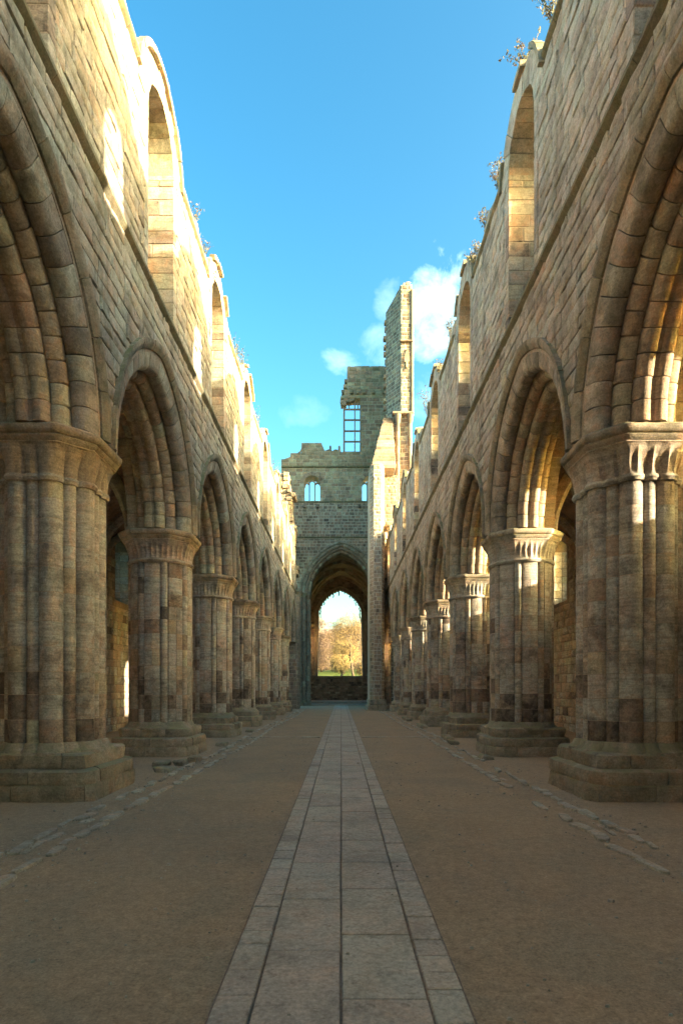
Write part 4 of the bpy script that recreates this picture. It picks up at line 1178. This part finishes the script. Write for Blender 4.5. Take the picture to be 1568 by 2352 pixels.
def chancel():
    YF = 76.5
    for s in (-1, 1):
        root = thing('chancel_side_wall', 'dark side wall of the chancel on the %s, beyond the great arch' % ('left' if s < 0 else 'right'), 'wall', (s * 4.4, 68, 0), group='side walls of the chancel')
        mb = MB(); x0, x1 = (4.25, 5.4) if s > 0 else (-5.4, -4.25)
        # window opening in the south wall lets the sun in
        if s > 0:
            for (a, b, c, d) in ((YE + 1.61, 71.2, -.1, 13), (73.2, YF, -.1, 13), (71.2, 73.2, -.1, 8.2), (71.2, 73.2, 11.6, 13)): mb.put(*box(x0, x1, a, b, c, d))
        else: mb.put(*box(x0, x1, YE + 1.61, YF, -.1, 13))
        mb.make('wall_core', M['mortar_dark'], root)
        fr = (lambda u, n, z: (s * (4.25 - n), u, z))
        pol = courses(YE + 1.7, YF - .05, .2, 12.6, (.28, .38), (.4, .7), None, .025, random.Random(90), lambda u, z: s > 0 and 71 < u < 73.4 and 8 < z < 11.8)
        lay(pol, fr, root, M['dark'], 'wall_block', limit=0, r=random.Random(91), n1=.02)
    # vault: pointed barrel with ribs
    vr = thing('chancel_vault', 'dark ribbed vault over the chancel seen through the great arch', 'vault', (0, 67, 11))
    HV = 4.25; zs = 11.2; e = .9; rr = HV + e
    def vz(x): return zs + math.sqrt(max(0, rr * rr - (abs(x) + e) ** 2))
    V = []; F = []; n = 30; ny = 12
    for j in range(ny + 1):
        y = YE + 1.55 + (YF - YE - 1.5) * j / ny
        for k in range(n + 1):
            x = -HV + 2 * HV * k / n; V.append((x, y, vz(x) + .01 * mn.noise(Vector((x * 2, y * 2, 0)))))
    for j in range(ny):
        for k in range(n): F.append((j * (n + 1) + k, j * (n + 1) + k + 1, (j + 1) * (n + 1) + k + 1, (j + 1) * (n + 1) + k))
    mb = MB(); mb.put(V, F)
    V2 = [(v[0], v[1], v[2] + .6) for v in V]; mb.put(V2, F); mb.make('vault_web', M['dark'], vr, smooth=True)
    def ribpath(pts, w_, d_, nm):
        m3 = MB(); r = random.Random(5)
        for t in range(len(pts) - 1):
            p, q = Vector(pts[t]), Vector(pts[t + 1]); tan = (q - p).normalized(); side = Vector((0, 1, 0)) if abs(tan.y) < .4 else Vector((tan.y, -tan.x, 0)).normalized()
            dn = side.cross(tan); dn = -dn if dn.z > 0 else dn
            V = []
            for pp, o_ in ((p, .01), (q, -.01)):
                for (a, c) in ((-w_, -.05), (-w_, d_ * .6), (-w_ * .5, d_), (w_ * .5, d_), (w_, d_ * .6), (w_, -.05)): V.append(pp + side * a + dn * c + tan * o_)
            F = [(k, (k + 1) % 6, 6 + (k + 1) % 6, 6 + k) for k in range(6)] + [tuple(range(6)), tuple(range(11, 5, -1))]
            m3.put(V, F, r.random())
        m3.make(nm, M['tower'], vr)
    for y in (62.5, 67.0, 71.5, YF - .25):
        ribpath([(x, y, vz(x) - .02) for x in [HV * math.sin(-math.pi / 2 + math.pi * k / 26) for k in range(27)]], .17, .28, 'transverse_rib')
    for (ya, yb) in ((59.7, 67.0), (67.0, 76.2)):
        for d in (1, -1):
            pts = []
            for k in range(27):
                x = HV * math.sin(-math.pi / 2 + math.pi * k / 26); t = (x * d / HV + 1) / 2; pts.append((x, ya + (yb - ya) * t, vz(x) - .01))
            ribpath(pts, .12, .24, 'diagonal_rib')
    # east wall with the big window
    root = thing('east_wall', 'dark east wall with the great empty window and its broken tracery stubs', 'wall', (0, YF, 0))
    OX = -.12; HW = 2.97; SZ = 3.3; SP = 10.65; ee = 1.1; ro = HW + ee
    def oz(x):
        q = abs(x - OX) + ee; return SP + math.sqrt(max(0, ro * ro - q * q)) if q < ro else 0
    xs = sorted({-4.3, 4.3, OX - HW, OX + HW} | {OX - HW + 2 * HW * k / 28 for k in range(29)}); mb = MB(); q = lambda *p: mb.put(list(p), [(0, 1, 2, 3)]); T = 1.2
    for xa, xb in zip(xs[:-1], xs[1:]):
        xm = (xa + xb) / 2
        if abs(xm - OX) < HW: segs = [((-.1, -.1), (SZ, SZ)), ((oz(xa), oz(xb)), (18.2, 18.2))]
        else: segs = [((-.1, -.1), (18.2, 18.2))]
        for (l0, l1), (h0, h1) in segs:
            for y in (YF, YF + T): q((xa, y, l0), (xb, y, l1), (xb, y, h1), (xa, y, h0))
            q((xa, YF, h0), (xb, YF, h1), (xb, YF + T, h1), (xa, YF + T, h0)); q((xa, YF, l0), (xb, YF, l1), (xb, YF + T, l1), (xa, YF + T, l0))
    for x in (OX - HW, OX + HW): q((x, YF, SZ), (x, YF + T, SZ), (x, YF + T, SP), (x, YF, SP))
    mb.make('wall_core', M['mortar_dark'], root)
    fr = lambda u, n, z: (u, YF - n, z)
    skip = lambda u, z: (abs(u - OX) < HW + .45 and SZ - .25 < z < SP) or (z >= SP and math.hypot(abs(u - OX) + ee, z - SP) < ro + .45)
    def push(u, z):
        dx = u - OX
        if z >= SP and math.hypot(abs(dx) + ee, z - SP) < ro + .42:
            k = (ro + .42) / math.hypot(abs(dx) + ee, z - SP); return (OX + math.copysign(max(0, (abs(dx) + ee) * k - ee), dx), SP + (z - SP) * k)
        if SZ < z < SP and abs(dx) < HW + .42: return (OX + math.copysign(HW + .42, dx), z)
        return (u, z)
    pol = courses(-4.25, 4.25, .2, SZ - .35, (.22, .30), (.35, .75), None, .025, random.Random(95)) + courses(-4.25, 4.25, SZ, 16.5, (.28, .36), (.35, .7), push, .03, random.Random(96), skip)
    lay(pol, fr, root, M['dark'], 'wall_block', limit=200, r=random.Random(97), n1=.025, mats=([M['dark'], M['soot']], [5, 3]))
    x = OX - HW - .1; r = random.Random(98)
    while x < OX + HW:
        l = r.uniform(.9, 1.3); V, F = bbox(x + .005, min(x + l, OX + HW + .1) - .005, YF - .22, YF + .6, SZ - .32, SZ + .03, .06, .02, r); single('sill_stone', V, F, M['plinth'], root); x += l
    win = add('window_frame', None, root, (OX, YF, SZ))
    for li, (e0, e1, d0, d1) in enumerate(((.0, .14, .05, .5), (.14, .28, -.04, .22), (.28, .42, -.12, .06))):   # moulded jamb and arch in three steps
        for sg in (-1, 1):
            z = SZ
            while z < SP:
                h_ = min(r.uniform(.5, .8), SP - z); a, b_ = OX + sg * (HW + e0), OX + sg * (HW + e1 - .01)
                V, F = bbox(min(a, b_), max(a, b_), YF + d0, YF + d1, z + .006, z + h_ - .006, .04, .004, r); single('jamb_stone', V, F, M['buttress'] if li < 2 else M['warm'], win); z += h_
        prof = [(d0 + .03, ro + e1), (d1, ro + e1), (d1, ro + e0), (d0 + .04, ro + e0), (d0, ro + e0 + .04)]
        amax = math.acos(ee / (ro + e1)) + .01
        for k in range(9):
            V, F = sector(prof, amax * k / 9 + .002, amax * (k + 1) / 9 - .002, ee, n=2, seed=k, jit=.003, jr=.002)
            me = mesh('arch_stone', V, F, M['buttress'] if li < 2 else M['warm'], None)
            for half in (1, -1):
                o = add('arch_stone', me, win, (OX - half * ee, YF, SP)); o.rotation_euler = (0, 0, -math.pi / 2 if half > 0 else math.pi / 2); o.scale = (-1 if half > 0 else 1, 1, 1)
    # stubs of the broken tracery hanging round the head
    am = math.acos(ee / ro)
    for half in (1, -1):
        for k in range(13):
            a = am * (k + .35) / 13; ln = 1.3 * (.45, .18, .55, .14, .26, .12, .38, .2, .15, .32, .14, .22, .16)[(k + (3 if half < 0 else 0)) % 13]
            px_ = lambda rr, a_: (OX + half * (rr * math.cos(a_) - ee), SP + rr * math.sin(a_))
            (x0_, z0_), (x1_, z1_) = px_(ro + .05, a - .035), px_(ro + .05, a + .035); (x2_, z2_) = px_(ro - ln * .5, a)
            tipx, tipz = x2_ * .5 + x0_ * .25 + x1_ * .25, z0_ - ln
            V = []
            for y in (YF + .18, YF + .34):
                V += [(x0_, y, z0_), (x1_, y, z1_), (x2_ + .06, y, z2_ - ln * .25), (tipx + .05, y, tipz), (tipx - .07, y, tipz + .02), (x2_ - .08, y, z2_ - ln * .1)]
            F = [tuple(range(6)), tuple(range(11, 5, -1))] + [(i, (i + 1) % 6, 6 + (i + 1) % 6, 6 + i) for i in range(6)]
            single('tracery_stub', V, F, M['tower'], win)
        for zz in (10.2, 6.6):
            V, F = bbox(min(OX + half * (HW - .16), OX + half * HW), max(OX + half * (HW - .16), OX + half * HW), YF + .2, YF + .35, zz, zz + .12, .03); single('tracery_stub', V, F, M['tower'], win)
        V, F = bbox(OX + half * (HW - .42) - .05, OX + half * (HW - .42) + .05, YF + .2, YF + .34, SP + .25, SP + 1.35, .03, .01, r); single('tracery_stub', V, F, M['tower'], win)
chancel()

# ---- the broken tower: tall south-west pier, buttress, belfry fragment
def tower_pier():
    root = thing('tower_pier', 'tall broken corner of the crossing tower, dark angled face beside a lighter narrow one', 'tower', (5, 48, 0))
    TP = 34.4
    P = [(4.9, 48.0), (5.75, 48.0), (5.75, 53.0), (4.7, 53.0), (3.78, 49.7)]
    def zf(x, y):
        return 34.6 if x > 5 or (x > 4.8 and y < 49) else 33.4
    masonry(root, P, 24.2, 34.6, M['sun_dimmed'], M['lime'], (.24, .36), (.3, .6), 220, 'stone', 111, faces=[0, 1, 4, 3], mats=([M['sun_dimmed'], M['tower'], M['dark']], [6, 1, 1.5]), zf=zf, gap=.05, n1=.014)
    P = [(4.3, 48.3), (5.75, 48.05), (5.75, 58.0), (4.9, 58.0), (3.7, 51.0), (3.7, 49.0)]
    masonry(root, P, 0, 24.0, M['tower'], M['lime'], (.28, .40), (.35, .75), 270, 'stone', 112, faces=[0, 4, 5], mats=([M['sun_dimmed'], M['tower'], M['dark']], [5, 2, 1.5]), gap=.045, n1=.014)
    r = random.Random(9)
    # string stones / capital at the change of section
    for (x0, x1, y0, y1, z0, z1) in ((4.15, 5.9, 47.75, 48.3, 24.0, 24.22), (4.75, 5.9, 47.85, 48.2, 15.6, 15.78), (4.8, 5.86, 47.8, 48.1, 29.9, 30.05)):
        V, F = bbox(x0, x1, y0, y1, z0, z1, .05, .01, r); single('string_stone', V, F, M['sun_dimmed'], root)
    for cx in (4.62, 5.62):                        # long shafts below
        sm = MB(); z = 9.0
        while z < 23.4:
            h_ = .62; V, F = prism([(.16 * math.cos(2 * math.pi * k / 12), .16 * math.sin(2 * math.pi * k / 12)) for k in range(12)], z + .008, z + h_ - .008); sm.put([(v[0] + cx, v[1] + 47.98, v[2]) for v in V], F, r.random()); z += h_
        sm.make('shaft', M['sun_dimmed'], root)
        V, F, m = polar([(lambda t: .16, 23.3), (lambda t: .2, 23.4), (lambda t: .28, 23.9), (lambda t: .3, 24.0), (lambda t: .0, 24.0)], 14); add('shaft_capital', mesh('shaft_capital', V, F, M['sun_dimmed'], None), root, (cx, 47.98, 0))
    sm = MB(); sm.put(*prism([(.13 * math.cos(2 * math.pi * k / 12), .13 * math.sin(2 * math.pi * k / 12)) for k in range(12)], 24.2, 34.2)); sm.V = [(v[0] + 5.78, v[1] + 48.0, v[2]) for v in sm.V]; sm.make('corner_shaft', M['sun_dimmed'], root)
    # toothing stones on the broken left edge
    z = 24.5
    while z < 33.2:
        d = r.uniform(.04, .16); V, F = bbox(3.74 - d, 3.86, 49.65, 50.1, z, z + .3, .03, .02, r); single('toothing_stone', V, F, M['dark'], root); z += r.uniform(.55, .8)
    for (x, z) in ((5.2, 34.75), (5.45, 34.9), (5.0, 34.6), (5.6, 34.6)):
        V, F = bbox(x - .18, x + .2, 48.1, 48.8, z - .25, z + r.uniform(0, .2), .04, .03, r); single('coping_stone', V, F, M['tower'], root)
    # little gabled niche on the pale face
    V = [(5.15, 47.9, 28.3), (5.55, 47.9, 28.3), (5.55, 47.9, 28.75), (5.35, 47.9, 29.35), (5.15, 47.9, 28.75)]; V += [(a, 48.1, c) for a, b, c in V]
    F = [tuple(range(5)), tuple(range(9, 4, -1))] + [(i, (i + 1) % 5, 5 + (i + 1) % 5, 5 + i) for i in range(5)]; single('niche_gable', V, F, M['dark'], root)
    V, F = bbox(5.27, 5.43, 47.86, 48.0, 27.8, 28.3, .03); single('niche_shaft', V, F, M['tower'], root)
    # tall blind lancet: a raised dark strip, recess shade put into its colour
    V, F = bbox(4.30, 4.45, 48.2, 48.5, 16.0, 20.6, .03); single('lancet_shade_strip', V, F, M['soot'], root)
tower_pier()
def buttress():
    root = thing('tall_buttress', 'tall pale octagonal pier standing free before the right crossing pier', 'pier', (2.75, 45, 0))
    P = [(2.45, 44.3), (3.05, 44.3), (3.3, 44.9), (3.3, 48.6), (2.2, 48.6), (2.2, 44.9)]
    masonry(root, P, .82, 18.6, M['buttress'], M['lime'], (.24, .32), (.26, .5), 285, 'stone', 120, faces=[0, 1, 2, 5], mats=([M['buttress'], M['tower'], M['sun_dimmed']], [9, 2.5, 1.6]), gap=.04, n1=.012)
    masonry(root, [(3.31, 46.8), (4.45, 46.8), (4.45, 49.0), (3.31, 49.0)], 14.7, 18.62, M['sun_dimmed'], M['lime'], (.26, .34), (.3, .6), 0, 'stone', 121, faces=[0, 1], gap=.025)
    # sloping shoulder
    mb = MB(); r = random.Random(12); z = 18.6; k = 0
    while z < 23.6:
        t = (z - 18.6) / 5; x0 = 2.3 + 1.15 * t
        V, F = bbox(x0, 4.2, 45.2 + 3.0 * t, 48.9, z + .012, z + .295, .03, .03, r); single('shoulder_stone', V, F, r.choice([M['sun_dimmed'], M['sun_dimmed'], M['tower']]), root); z += .31
    for (z0, z1, e) in ((-.05, .42, .16), (.42, .82, .08)):
        for (xa, xb) in ((2.2 - e, 2.72), (2.74, 3.3 + e)):
            V, F = bbox(xa, xb, 44.3 - e, 48.6, z0, z1 - .008, .05, .02, r); single('plinth_stone', V, F, M['plinth'], root)
    V, F = bbox(1.9, 3.6, 43.7, 48.0, -.05, .06, .03, .02, r); single('plinth_slab', V, F, M['plinth'], root)
    # leaning broken shafts beside it
    root = thing('broken_vault_springer', 'leaning broken shafts and springer stones left of the right nave wall end', 'springer', (3.7, 47.5, 12))
    for n, (x0, z0, x1, z1) in enumerate(((3.95, 17.6, 3.45, 14.6), (4.05, 16.3, 3.75, 13.4), (3.5, 14.2, 3.75, 10.6))):
        m3 = MB(); L_ = math.hypot(x1 - x0, z1 - z0); nseg = 6
        for q in range(nseg):
            t0, t1 = q / nseg + .008, (q + 1) / nseg - .008; V = []
            for t in (t0, t1):
                for k in range(10):
                    a = 2 * math.pi * k / 10; V.append((x0 + (x1 - x0) * t + .22 * math.cos(a), 47.6 + .22 * math.sin(a) - .2 * n, z0 + (z1 - z0) * t))
            m3.put(V, [tuple(range(10)), tuple(range(19, 9, -1))] + [(k, (k + 1) % 10, 10 + (k + 1) % 10, 10 + k) for k in range(10)], r.random())
        m3.make('broken_shaft', M['tower'] if n < 2 else M['dark'], root)
    m3 = MB(); z = 0.0
    while z < 10.6:
        V, F = prism([(.3 * math.cos(2 * math.pi * k / 12), .3 * math.sin(2 * math.pi * k / 12)) for k in range(12)], z + .01, z + .43, jit=.01); m3.put([(v[0] + 3.78, v[1] + 47.9, v[2]) for v in V], F, r.random()); z += .44
    m3.make('shaft', M['dark'], root)
    V, F, m = polar([(lambda t: .3, 9.6), (lambda t: .36, 9.7), (lambda t: .55, 10.2), (lambda t: .55, 10.5), (lambda t: 0, 10.5)], 12); add('shaft_capital', mesh('shaft_capital', V, F, M['soot'], None), root, (3.7, 47.6, 0))
buttress()
def belfry():
    root = thing('belfry_fragment', 'greenish upper tower wall beside a tall window grid of stone bars', 'tower', (2.5, YE, 25))
    # wall right of the window and above it
    P = [(1.95, YE + .02), (5.6, YE + .02), (5.6, YE + 1.5), (1.95, YE + 1.5)]
    masonry(root, P, 24.99, 30.6, M['tower'], M['lime'], (.30, .40), (.4, .85), 110, 'stone', 130, faces=[0, 3], mats=([M['tower'], M['dark']], [4, 5]), gap=.05, n1=.014)
    P = [(.62, YE), (5.6, YE), (5.6, YE + 1.5), (.62, YE + 1.5)]
    masonry(root, P, 31.2, 33.4, M['tower'], M['lime'], (.30, .40), (.4, .85), 110, 'stone', 131, faces=[0, 3], mats=([M['tower'], M['hood'], M['dark']], [5, 2, 1.5]), gap=.025)
    P = [(.30, YE + .03), (5.6, YE + .03), (5.6, YE + 1.5), (.30, YE + 1.5)]
    masonry(root, P, 30.35, 31.2, M['tower'], M['lime'], (.28, .36), (.4, .85), 60, 'stone', 132, faces=[0, 3], gap=.025)
    r = random.Random(14)
    z = 29.4
    for k, (x, z) in enumerate(((.05, 30.3), (.02, 29.9), (.15, 30.9), (.35, 31.4), (.45, 31.9), (.1, 29.7), (.3, 30.05), (.62, 30.0), (.9, 30.1))):
        V, F = bbox(x - .1, x + .45, YE + .05, YE + .9, z, z + .34, .04, .04, r); single('broken_stone', V, F, M['dark'], root)
    for x in (.9, 1.5, 2.1, 3.0, 4.1): 
        V, F = bbox(x, x + .3, YE - .25, YE + .05, 30.7, 31.05, .05, .02, r); single('corbel', V, F, M['hood'], root)
    for x in (1.0, 1.6, 2.4, 3.2, 4.0, 4.8):
        V, F = bbox(x - .35, x + .4, YE + .02, YE + 1.3, 33.38, 33.48 + r.uniform(0, .12), .04, .03, r); single('coping_stone', V, F, M['hood'], root)
    win = add('belfry_window', None, root, (1.1, YE, 25))
    for x in (.30, .86, 1.34, 1.95) :
        if x == 1.34: x = 1.36
        w_ = .055 if x != .30 else .085
        if x in (1.36,) : z0_, z1_ = 25.0, 30.5
        V, F = bbox(x - w_, x + w_, YE + .3, YE + .6, 25.0, 30.6, .02, .003, r)
        if x in (.30, 1.36): single('mullion', V, F, M['buttress'], win)
    for z in (26.15, 27.2, 28.3, 29.35, 29.9):
        V, F = bbox(.30, 1.99, YE + .36, YE + .54, z, z + .13, .02, .003, r); single('transom', V, F, M['buttress'], win)
    for x in (.80, 1.68):
        V, F = bbox(x - .05, x + .05, YE + .35, YE + .55, 29.4, 30.5, .02, .003, r); single('mullion', V, F, M['buttress'], win)
    V, F = bbox(.15, 2.0, YE + .1, YE + .8, 24.95, 25.12, .04, .01, r); single('sill', V, F, M['tower'], win)
    for z in range(14):
        V, F = bbox(1.86, 1.99, YE - .0, YE + .5, 25.1 + z * .38, 25.47 + z * .38, .03, .008, r); single('jamb_stone', V, F, M['buttress'], win)
belfry()
def south_tower_wall():
    root = thing('tower_south_wall', 'south wall of the crossing tower hidden behind the tall pier', 'wall', (5.6, 54, 0))
    mb = MB()
    for (a, b, c, d) in ((53.0, 58, 23.6, 36.0), (53.0, 58, 17, 21.0), (53.0, 55.2, 21.0, 23.6), (57.0, 58, 21.0, 23.6), (56.8, 58, -.1, 17), (53.0, 53.4, -.1, 17)):
        mb.put(*box(5.0, 6.2, a, b - .003, c, d - .003))
    mb.make('wall_core', M['tower'], root)
    root = thing('transept_gable', 'end wall of the south transept with a tall window, beyond the right arcade', 'wall', (17, 54, 0))
    mb = MB()
    for (a, b, c, d) in ((46, 50.4, -.1, 19), (52.2, 66, -.1, 19), (50.4, 52.2, -.1, 11.5), (50.4, 52.2, 15, 19)): mb.put(*box(16.5, 17.7, a, b - .003, c, d - .003))
    mb.put(*box(9.7, 16.5, 46.5, 47.9, -.1, 15)); mb.make('wall_core', M['tower'], root)
south_tower_wall()
def left_crossing():
    root = thing('broken_crossing_pier', 'ragged stump of the fallen left crossing pier at the end of the nave wall', 'pier', (-4.4, 48.6, 0))
    P = [(-5.2, 47.9), (-3.62, 47.9), (-3.45, 48.3), (-3.45, 49.6), (-5.2, 49.6)]
    masonry(root, P, 0, 9.3, M['buttress'], M['lime'], (.27, .36), (.3, .6), 120, 'stone', 140, faces=[0, 1, 2], mats=([M['buttress'], M['tower']], [5, 2]), gap=.025)
    r = random.Random(15); z = 9.3
    while z < 19:
        x = -5.2
        while x < -3.5:
            l = r.uniform(.3, .55); e = -3.55 - .25 * abs(math.sin(z * 1.1)) - .05 * (z - 9.3)
            if x + l < e + .3:
                V, F = bbox(x + .01, x + l - .01, 47.8 - r.uniform(0, .25), 49.4, z + .01, z + .32, .03, .03, r); single('broken_stone', V, F, r.choice([M['buttress'], M['tower'], M['warm']]), root)
            x += l
        z += .33
    root2 = thing('transept_wall', 'sunlit upper wall of the left transept rising past the nave wall end', 'wall', (-5.6, 53, 0))
    P = [(-5.0, 50.0), (-5.0, 57.9), (-6.4, 57.9), (-6.4, 50.0)]
    masonry(root2, P, 14.0, 20.5, M['tower'], M['lime'], (.28, .36), (.35, .7), 100, 'stone', 141, faces=[0, 3], gap=.025, zf=lambda x, y: 19.4 if y < 52 else 20.4)
left_crossing()

# ------------------------------------------------------------------ plants on the wall tops
def wall_plant(x, y, z, hgt, spread, label, seed, leafy=1.0):
    r = random.Random(seed); root = thing('wall_plant', label, 'plant', (x, y, z), group='small plants rooted on the wall tops')
    st = MB(); lf = MB()
    hgt *= 1.15
    for k in range(int(8 + 9 * leafy)):
        a = r.uniform(0, 2 * math.pi); tip = Vector((x + spread * math.cos(a) * r.uniform(.3, 1), y + spread * math.sin(a) * r.uniform(.3, 1), z + hgt * r.uniform(.5, 1)))
        base = Vector((x + r.uniform(-.06, .06), y + r.uniform(-.1, .1), z - .06)); prev = base
        for t in range(1, 5):
            p = base.lerp(tip, t / 4) + Vector((r.uniform(-.03, .03), r.uniform(-.03, .03), -.04 * (t - 2) ** 2 * spread)); w_ = .010 * (1 - t / 6)
            V = [prev + Vector((w_, 0, 0)), prev + Vector((-w_ * .5, w_ * .8, 0)), prev + Vector((-w_ * .5, -w_ * .8, 0)), p + Vector((w_, 0, 0)), p + Vector((-w_ * .5, w_ * .8, 0)), p + Vector((-w_ * .5, -w_ * .8, 0))]
            st.put(V, [(0, 1, 4, 3), (1, 2, 5, 4), (2, 0, 3, 5), (3, 4, 5)]); prev = p
            for q in range(int(3 * leafy) + 1):
                c = p + Vector((r.uniform(-.06, .06), r.uniform(-.06, .06), r.uniform(-.05, .05))); d1 = Vector((r.uniform(-1, 1), r.uniform(-1, 1), r.uniform(-1, 1))).normalized() * .035; d2 = Vector((r.uniform(-1, 1), r.uniform(-1, 1), r.uniform(-1, 1))).normalized() * .022
                lf.put([c - d1, c + d2, c + d1, c - d2], [(0, 1, 2, 3)], r.random())
    st.make('stem', M['leaf_wall'], root); lf.make('foliage', M['leaf_wall'], root)
PL = [(-1, 14.9, 13.35, .45, .35, 'thin bare twigs on the left wall top just past the first big window'), (-1, 15.9, 13.4, .40, .3, 'reddish twiggy plant on the left wall top above the second shadow'),
      (-1, 16.9, 13.4, .3, .25, 'tiny tuft on the left wall top before the second window'), (-1, 21.0, 13.35, .8, .4, 'tall wispy twigs right after the second left window'), (-1, 22.1, 13.4, 1.1, .3, 'tallest wispy purple stems on the left wall top'),
      (-1, 26.5, 13.4, .9, .3, 'wispy stems on the left wall top after the third window'), (-1, 32.5, 13.4, .9, .4, 'faint far twigs on the left wall top'),
      (1, 10.35, 13.5, .45, .4, 'dark leafy tuft on the right wall top before the first window'), (1, 11.9, 14.25, .32, .55, 'green bushy plant crowning the first right window arch'),
      (1, 13.9, 13.55, .65, .35, 'hanging leafy sprig on the right wall top just past the first window'), (1, 15.0, 13.4, .35, .3, 'small dry sprig on the right wall top beyond the hanging one'),
      (1, 16.2, 13.4, .4, .3, 'small blue-grey tuft on the right wall top before the second window'), (1, 19.8, 13.5, .5, .3, 'sprig on the right wall top just past the second window'),
      (1, 22.0, 13.4, .45, .3, 'small shrub on the right wall top before the third window'), (1, 25.3, 13.5, 1.0, .5, 'larger leafy bush on the right wall top past the third window')]
for n, (s, y, z, hg, sp, lb) in enumerate(PL): wall_plant(s * (XW + .05), y, z, hg, sp, lb, 900 + n, 1.2 if s > 0 else .5)

# ------------------------------------------------------------------ beyond the east window
def tree(x, y, hgt, rad, label, seed, mat, leaves=3500, leaf=.13, trunk=.35, bare=.0, low=.12, name='autumn_tree', levels=5, droop=.55):
    r = random.Random(seed); z0 = hill(x, y) - .1
    root = thing(name, label, 'tree', (x, y, z0), group='trees beyond the east window'); wood = MB(); tips = []
    def limb(p, d, L_, w_, lv):
        n = 3; q = p
        for k in range(n):
            d2 = (d + Vector((r.uniform(-.25, .25), r.uniform(-.25, .25), r.uniform(-.05, .2)))).normalized(); e = q + d2 * (L_ / n); wa, wb = w_ * (1 - k / n * .45), w_ * (1 - (k + 1) / n * .45)
            sd_ = d2.orthogonal().normalized(); up = d2.cross(sd_); V = []
            for c, ww in ((q, wa), (e, wb)):
                for a in range(5): V.append(c + sd_ * ww * math.cos(a * 1.2566) + up * ww * math.sin(a * 1.2566))
            wood.put(V, [(a, (a + 1) % 5, 5 + (a + 1) % 5, 5 + a) for a in range(5)], r.random()); q = e; d = d2
            if lv >= 2: tips.append(q)
        if lv < levels:
            for k in range(3 if lv < 2 else r.choice((2, 3))):
                a = r.uniform(0, 2 * math.pi); sp = r.uniform(.35, .85); side = Vector((math.cos(a), math.sin(a), r.uniform(-.1, .5)))
                limb(q - d * L_ * r.uniform(0, .3), (d * (1 - sp * .5) + side * sp).normalized(), L_ * r.uniform(.62, .82), w_ * .55, lv + 1)
    limb(Vector((x, y, z0)), Vector((0, 0, 1)), hgt * .24, trunk, 0)
    mx = max(t.z for t in tips); k = (z0 + hgt - z0) / max(.1, mx - z0); kr = rad / max(.1, max(math.hypot(t.x - x, t.y - y) for t in tips))
    fx = lambda v: (x + (v[0] - x) * kr, y + (v[1] - y) * kr, z0 + (v[2] - z0) * k)
    wood.V = [fx(v) for v in wood.V]; wood.make('trunk', M['bark'], root)
    lf = MB(); tips = [Vector(fx(t)) for t in tips]
    for q in range(leaves):
        t = r.choice(tips)
        if t.z < z0 + hgt * low: continue
        c = t + Vector((r.gauss(0, .5), r.gauss(0, .5), r.gauss(0, .45))); kz = r.uniform(droop, 1) if r.random() < .5 else 1; c.z = z0 + (c.z - z0) * kz
        if kz < 1: c.x += r.gauss(0, rad * .12); c.y += r.gauss(0, rad * .12)
        c = c; d1 = Vector((r.uniform(-1, 1), r.uniform(-1, 1), r.uniform(-1, 1))).normalized() * leaf; d2 = d1.orthogonal().normalized() * leaf * .7
        lf.put([c - d1, c + d2, c + d1, c - d2], [(0, 1, 2, 3)], min(1, max(0, .5 + .5 * mn.noise(t * .5) + r.uniform(-.25, .25))))
    lf.make('crown', mat, root)
tree(2.4, 112, 13.4, 6.2, 'tall half-bare golden tree standing right of centre in the great window', 1, M['leaf_gold'], 9000, .085, .20, levels=6, droop=.35)
tree(-.2, 106, 4.2, 2.6, 'small orange tree with a short trunk at the foot of the tall golden one', 2, M['leaf_yellow'], 3000, .11, .16, levels=4)
tree(-5.5, 135, 12.5, 6.5, 'pinkish bare-twigged tree at the left edge of the great window', 3, M['leaf_pink'], 24000, .12, .10, droop=.12)
tree(-1.0, 140, 10.5, 5.5, 'pale tan tree in the middle distance between the pink and golden trees', 4, M['leaf_pink'], 24000, .12, .10, droop=.12)
tree(.6, 125, 7.5, 3.2, 'bright yellow tree glowing left of the golden tree trunk', 5, M['leaf_yellow'], 9000, .12, .15)
tree(7.5, 135, 12.0, 5.5, 'tan tree behind the right side of the golden tree', 6, M['leaf_pink'], 18000, .12, .10, droop=.12)
tree(-10.0, 150, 13.0, 6.5, 'russet tree hidden mostly behind the left window jamb', 7, M['leaf_pink'], 7000, .16, .4)
tree(5.2, 104, 3.4, 3.0, 'low yellow-green bush under the right side of the golden tree', 8, M['leaf_gold'], 3500, .11, .12, levels=4)
tree(-5.0, 150, 9.0, 6.5, 'dense distant tan tree low behind the pink one', 9, M['leaf_pink'], 22000, .14, .10, droop=.08)
tree(3.0, 152, 11.0, 7.0, 'distant russet tree directly behind the golden one', 10, M['leaf_pink'], 22000, .14, .10, droop=.08)
lw = thing('low_field_wall', 'low pale stone wall along the foot of the grass hill', 'wall', (0, 92, 1))
r = random.Random(16); x = -9
while x < 9:
    l = r.uniform(.5, .9); zz = hill(x, 92)
    for c in range(3):
        V, F = bbox(x + .01, x + l - .01, 91.8, 92.2, zz - .1 + c * .32, zz + .2 + c * .32, .03, .02, r); single('wall_stone', V, F, M['tower'], lw)
    x += l
